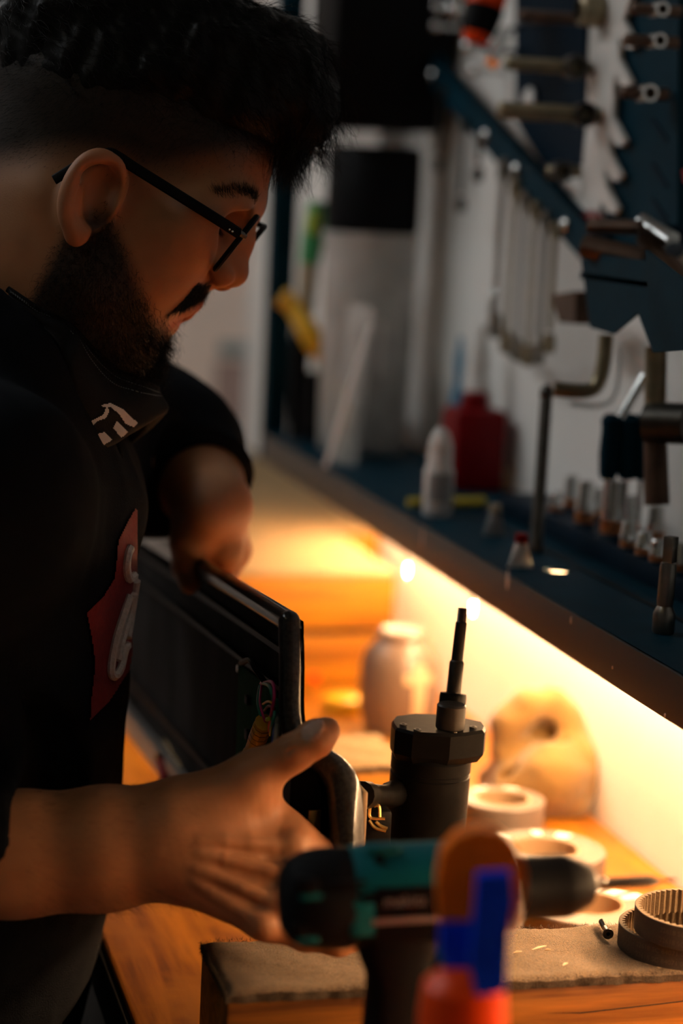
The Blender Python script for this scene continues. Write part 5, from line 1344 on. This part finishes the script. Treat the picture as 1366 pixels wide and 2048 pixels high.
beard = strands('beard', HV[ii], d, hnorm[ii], RNG.uniform(.005, .012, 9500)*(.6+.9*lowr), M['hair'], person, .00013, 5, .30, .1)
beard['label'] = 'short curly black beard and moustache'
mm_ = must_mask(f_, u_, l_)*(hnorm@hF > -.5); ii = pick(mm_, 3000)
d = -hU*.75-hF*.45+np.sign(loc[ii, 2])[:, None]*hn*.55+hnorm[ii]*.30+RNG.normal(0, .22, (3000, 3)); d /= np.linalg.norm(d, axis=1)[:, None]
strands('moustache', HV[ii], d, hnorm[ii], RNG.uniform(.004, .008, 3000), M['hair'], beard, .00013, 4, .15, .1)
bw = np.array(sorted([hm(510, 412), hm(488, 407), hm(455, 409), hm(425, 417), hm(395, 430)]))
br = (l_ > 6)*(l_ < 62)*(f_ > bw[0, 0])*(f_ < bw[-1, 0]+2)*np.exp(-((u_-np.interp(f_, bw[:, 0], bw[:, 1]))/3.2)**2)*(hnorm@hF > -.3)
ii = pick(br, 1000)
d = -hF*.6+hU*.35+np.sign(loc[ii, 2])[:, None]*hn*.4+hnorm[ii]*.35+RNG.normal(0, .2, (1000, 3)); d /= np.linalg.norm(d, axis=1)[:, None]
strands('eyebrow', HV[ii], d, hnorm[ii], RNG.uniform(.004, .008, 1000), M['hair'], hair, .00012, 3, .1)
la = [hq(437+random.uniform(-6, 2), 456+random.uniform(-2, 3), .031+random.uniform(-.010, .010)) for k in range(60)]
strands('eyelashes', np.array(la), np.tile(unit(hF*.8-hU*.6), (60, 1))+RNG.normal(0, .1, (60, 3)), np.tile(hn, (60, 1)), .006, M['hair'], hair, .00012, 3, .1)

mx_, my_ = mpx(RV); rn = normals_of(rhf, RV); wz = np.where((mx_ > 50) & (mx_ < 400) & (rn@(-cf) > -.2), 1., 0.); ii = RNG.choice(len(RV), 1500, p=wz/wz.sum())
d = unit(A(300, 1690, 1.285)-A(50, 1704, 1.285))*.8-cu*.35+rn[ii]*.25+RNG.normal(0, .25, (1500, 3)); d /= np.linalg.norm(d, axis=1)[:, None]
strands('arm_hair', RV[ii], d, rn[ii], RNG.uniform(.004, .010, 1500), M['hair'], person, .00005, 3, .15)
# clothes -------------------------------------------------------------------
hood = [ell(V3(.103, 1.475, 1.08), (.120, .195, .215)), (ell(V3(.110, 1.475, 1.19), (.116, .170, .09)), .05), (ell(V3(.080, 1.475, .93), (.128, .185, .16)), .06),
        (cap(RS, V3(.09, 1.475, 1.235), .068, .066), .06), (cap(LS_, V3(.09, 1.475, 1.235), .066, .066), .06),
        (cap(hq(-60, 770, .02), hq(-170, 740, .0), .070, .085), .04)]
hood += [(ell(V3(.072, 1.475, .80), (.120, .190, .26)), .05)]
hood += [(g, .04) for g in chain([RS, V3(-.06, 1.235, 1.06), RE, A(15, 1702, 1.286)], [.070, .062, .052, .0405])]
hood += [(g, .03) for g in chain([LS_, A(290, 890, 1.73), LE, A(400, 964, 1.67)], [.070, .064, .057, .0450])]
# folds of the hood round the neck
fold1 = chain(spline([hq(-80, 600, .078), hq(5, 640, .080), hq(60, 715, .080), hq(105, 820, .066), hq(150, 905, .034), hq(170, 930, 0)], 14), [.016]*14)
fold2 = chain(spline([hq(-80, 640, .10), hq(10, 720, .10), hq(80, 830, .085), hq(130, 940, .055), hq(190, 1000, .02), hq(205, 1010, 0)], 14), [.018]*14)
hood += [(lambda P, g=union(fold1, .005): g(fold(P)), .02), (lambda P, g=union(fold2, .005): g(fold(P)), .03)]
hu1 = union(hood, .05)
neckhole = cap(hq(165, 450), hq(20, 640), .072, .072)
def hood_sdf(P):
    d = hu1(P)
    d = smax(d, -neckhole(P), .012)
    d = d+.0045*vnoise(P, 34, 31)+.0022*np.abs(vnoise(P, 70, 32))
    # open ends of the sleeves
    ra = A(42, 1700, 1.286); rd = unit(A(200, 1694, 1.285)-A(-100, 1712, 1.285))
    la_ = A(402, 966, 1.665); ld = unit(A(418, 1005, 1.63)-A(370, 935, 1.70))
    near_r = np.linalg.norm(P-ra, axis=1) < .10; near_l = np.linalg.norm(P-la_, axis=1) < .060
    d = np.where(near_r, np.maximum(d, (P-ra)@rd), d); d = np.where(near_l, np.maximum(d, (P-la_)@ld), d)
    return np.maximum(d, .74-P[:, 2])
OV, OF = surfnet(hood_sdf, (-.42, 1.02, .72), (.42, 2.0, 1.50), .0048)
hoodie = build('hoodie', OV, OF, M['hoodie'], person, 180); hoodie['label'] = 'black hooded sweatshirt with a red patch'
# ribbed cuffs
def cuff(c, d, r, n=48, L=.05):
    d = unit(d); a = unit(np.cross(d, (0, 0, 1))); b = np.cross(d, a); v = []; f = []
    prof = [(r*1.04, -L), (r*1.06, -L*.6), (r*1.02, -L*.15), (r, 0), (r*.90, .002), (r*.86, -.004), (r*.86, -.02)]
    for rr, s in prof:
        for k in range(n): th = 2*math.pi*k/n; q = rr*(1+.018*(1 if k % 2 else -1)); v.append(c+d*s+q*(a*math.cos(th)+b*math.sin(th)))
    for i in range(len(prof)-1):
        for k in range(n): k2 = (k+1) % n; f.append((i*n+k, i*n+k2, (i+1)*n+k2, (i+1)*n+k))
    build('cuff', v, f, M['cuff'], hoodie, 25)
cuff(A(40, 1701, 1.288), A(200, 1694, 1.288)-A(-100, 1712, 1.285), .0385, 64)
cuff(A(402, 968, 1.664), A(418, 1005, 1.63)-A(370, 935, 1.70), .0400, 56, .035)
bvh = BVHTree.FromPolygons([tuple(x) for x in OV], [tuple(map(int, q)) for q in OF])
def on_hoodie(px, py, off=.0016):
    h_ = bvh.ray_cast(Vector(CAM), Vector(ray(px, py)).normalized())
    if h_[0] is None: return None
    n_ = np.array(h_[1]); n_ = n_ if n_@ray(px, py) < 0 else -n_
    return np.array(h_[0])+n_*off
def inside(poly, x, y):
    c = False; n = len(poly)
    for i in range(n):
        x1, y1 = poly[i]; x2, y2 = poly[i-1]
        if (y1 > y) != (y2 > y) and x < (x2-x1)*(y-y1)/(y2-y1)+x1: c = not c
    return c
def decal(name, poly, m, parent, off=.0018, st=2.5, hit=on_hoodie):
    xs = [p[0] for p in poly]; ys = [p[1] for p in poly]; idx = {}; v = []; f = []
    def vid(i, j):
        if (i, j) not in idx:
            h_ = hit(min(xs)+i*st, min(ys)+j*st, off); idx[(i, j)] = len(v) if h_ is not None else -1
            if h_ is not None: v.append(h_)
        return idx[(i, j)]
    for i in range(int((max(xs)-min(xs))/st)+1):
        for j in range(int((max(ys)-min(ys))/st)+1):
            if inside(poly, min(xs)+(i+.5)*st, min(ys)+(j+.5)*st):
                q = [vid(i, j), vid(i+1, j), vid(i+1, j+1), vid(i, j+1)]
                if min(q) >= 0 and max(np.linalg.norm(v[q[0]]-v[k]) for k in q) < .05: f.append(tuple(q))
    if f: return build(name, v, f, m, parent, 180)
pt = decal('red_patch', [(268, 1015), (270, 1030), (270, 1150), (266, 1270), (254, 1340), (215, 1400), (176, 1440), (178, 1400), (186, 1330), (180, 1275), (170, 1225), (200, 1195), (225, 1155), (230, 1110), (232, 1080), (250, 1045)], M['patch'], hoodie)
def strokes(paths, r, parent):
    for P in paths:
        pts = [on_hoodie(x, y, .003) for x, y in P]; pts = [q for q in pts if q is not None]
        if len(pts) > 2: MB().tube(spline(pts, 30), r, 7).out('embroidery', M['thread'], parent)
if pt: strokes([[(252, 1095), (246, 1110), (244, 1135), (250, 1155), (260, 1150)], [(250, 1190), (240, 1220), (226, 1265), (216, 1310), (213, 1345), (222, 1352), (232, 1335), (240, 1300), (246, 1290)], [(258, 1185), (250, 1225), (240, 1260), (232, 1290), (226, 1320)], [(264, 1160), (258, 1200), (252, 1240), (246, 1275)]], .0032, pt)
# draw string
for pts in ([(196, 880), (192, 930), (200, 965), (218, 970), (234, 950), (236, 905), (228, 870)], [(212, 965), (214, 980), (218, 992)]):
    P = [hq(x, y, .028) for x, y in pts]; MB().tube(spline(P, 24), .0032, 8).out('drawstring', M['cuff'], hoodie)
# face mask pulled below the chin
up_e = [(15, 578, .070), (75, 618, .070), (140, 652, .066), (185, 700, .056), (235, 738, .042), (285, 762, .022), (314, 778, .0)]
lo_e = [(18, 600, .074), (75, 648, .076), (118, 695, .082), (135, 800, .084), (172, 900, .070), (258, 866, .036), (302, 832, .0)]
nu = 40; U_ = spline([hq(*q) for q in up_e], nu); Lo = spline([hq(*q) for q in lo_e], nu); nv = 10
def mir(p): return p-2*((p-hc)@hn)*hn
def mask_row(k):
    s = k/nv; out = []
    for i in range(nu):
        p = U_[i]*(1-s)+Lo[i]*s; bul = math.sin(math.pi*s)*(.010 if i > 14 else .002)
        n_ = unit(hn*.8+hF*.4) if i < 30 else unit(hn*.4+hF*.9)
        out.append(p+n_*bul+n_*.0015*math.sin(s*9+i*.4))
    return out+[mir(p) for p in reversed(out[:-1])]
rows = [mask_row(k) for k in range(nv+1)]; W_ = len(rows[0]); v = [p for r_ in rows for p in r_]; f = []
for k in range(nv):
    for i in range(W_-1): f.append((k*W_+i, k*W_+i+1, (k+1)*W_+i+1, (k+1)*W_+i))
mask = build('face_mask', v, f, M['mask'], person, 180); mask['label'] = 'black fabric face mask with pale stitching and a white print pulled under the chin'
so = mask.modifiers.new('thickness', 'SOLIDIFY'); so.thickness = .0022; so.offset = 0
MB().tube(rows[0], .0022, 8).out('hem', M['mask'], mask)
SM = MB()
for k_, a0 in ((1, 0), (2, 0)):
    row = mask_row(k_*.9)
    for i in range(0, nu-1):
        for q in (.15, .65):
            a = row[i]*(1-q)+row[i+1]*q; b = row[i]*(1-q-.28)+row[i+1]*(q+.28); n_ = unit(hn*.8+hF*.4) if i < 30 else unit(hn*.4+hF*.9)
            SM.tube([a+n_*.0016, b+n_*.0016], .00032, 4)
SM.out('stitching', M['stitch'], mask, kind='stuff')
mb = BVHTree.FromPolygons([tuple(x) for x in v], f)
def on_mask(px, py, off=.002):
    h_ = mb.ray_cast(Vector(CAM), Vector(ray(px, py)).normalized())
    if h_[0] is None: return None
    return np.array(h_[0])-unit(ray(px, py))*off
for poly in ([(203, 810), (222, 806), (246, 818), (262, 834), (276, 846), (268, 854), (252, 848), (240, 830), (222, 814), (206, 814)], [(214, 812), (219, 822), (212, 836), (196, 842), (184, 852), (178, 872), (180, 889), (170, 886), (168, 866), (176, 846), (190, 838), (206, 830)],
             [(234, 841), (256, 865), (244, 876), (226, 856)], [(194, 868), (210, 864), (224, 880), (206, 891)]):
    decal('print', poly, M['logo'], mask, .003, 2, on_mask)
# trousers and shoes
tr_ = union([ell(V3(.075, 1.475, .88), (.112, .170, .13)), cap(V3(.05, 1.39, .86), V3(.04, 1.36, .46), .100, .075), cap(V3(.04, 1.36, .46), V3(.0, 1.36, .10), .075, .060), cap(V3(.05, 1.56, .86), V3(.04, 1.60, .46), .100, .075), cap(V3(.04, 1.60, .46), V3(.0, 1.60, .10), .075, .060)], .03)
trf = lambda P: np.maximum(tr_(P)+.004*vnoise(P, 40, 41), np.maximum(P[:, 2]-.90, .06-P[:, 2]))
QV, QF = surfnet(trf, (-.2, 1.2, .03), (.24, 1.78, .95), .010); build('trousers', QV, QF, M['jeans'], person, 180)
for y in (1.36, 1.60):
    sh = union([ell(V3(.02, y, .055), (.06, .045, .052)), ell(V3(.11, y, .035), (.10, .048, .034))], .03)
    shf = lambda P: np.maximum(sh(P), .002-P[:, 2]); QV, QF = surfnet(shf, (-.1, y-.08, -.01), (.26, y+.08, .13), .007); build('shoe', QV, QF, M['black'], person, 60)

# glasses -------------------------------------------------------------------
t = thing('eyeglasses', 'black framed eyeglasses worn low on the nose', 'glasses', hq(480, 465, .0))
def lens_pts(sgn, n=40):
    c = hq(485, 480, .034) ; top_ = hq(514, 433, .034); bot = hq(430, 539, .034)
    c = (top_+bot)/2; e1 = (top_-bot)/2; e2 = -unit(c-CAM)*.0255; out = []
    for k in range(n):
        th = 2*math.pi*k/n; ca_2, sa_2 = math.cos(th), math.sin(th)
        p = c+e1*math.copysign(abs(ca_2)**.75, ca_2)*(.98)+e2*math.copysign(abs(sa_2)**.75, sa_2)
        pass
        out.append(p if sgn > 0 else p-hn*.068+hF*.0035+hU*.0045-hF*.006*((p-c)@hn < 0))
    return out
for sgn in (1, -1):
    P = lens_pts(sgn); MB().tube(P, .0021, 8, closed=True).out('rim', M['black'], t)
    o_ = build('lens', P+[p+hF*.0008 for p in P], [tuple(range(40)), tuple(reversed(range(40, 80)))], M['lens'], t, None)
bc = [hq(512, 438, .0105), hq(519, 424, 0), mir(hq(512, 438, .0105))+hU*.002]
MB().tube(spline(bc, 10), .0020, 8).out('bridge', M['black'], t)
for sgn in (1, -1):
    P = [hq(478, 467, .061), hq(430, 436, .069), hq(350, 386, .0765), hq(270, 336, .0805), hq(235, 313, .082), hq(212, 306, .0815), hq(170, 322, .078), hq(108, 360, .075)]
    if sgn < 0: P = [mir(p) for p in P]
    tm = MB().tube(spline(P, 40), [.0027]*28+[.0022]*6+[.0026]*6, 8, sq=(.6, 1.35)).out('temple', M['black'], t)
    Hh = [hq(478, 467, .061), hq(484, 470, .0595), hq(488, 472, .057)]
    if sgn < 0: Hh = [mir(p) for p in Hh]
    MB().tube(Hh, .0026, 8).out('hinge', M['dsteel'], tm)
    if sgn > 0:
        for px, py in ((459, 459), (465, 463)): MB().sphere(hq(px, py, .0685), .0008, 8, 6).out('rivet', M['steel'], tm)
for sgn in (1, -1):
    p = hq(468, 492, .012); p = p if sgn > 0 else mir(p)
    MB().sphere(p, (.003, .003, .005), 10, 8, R=HR.T).out('nose_pad', M['clear'], t)
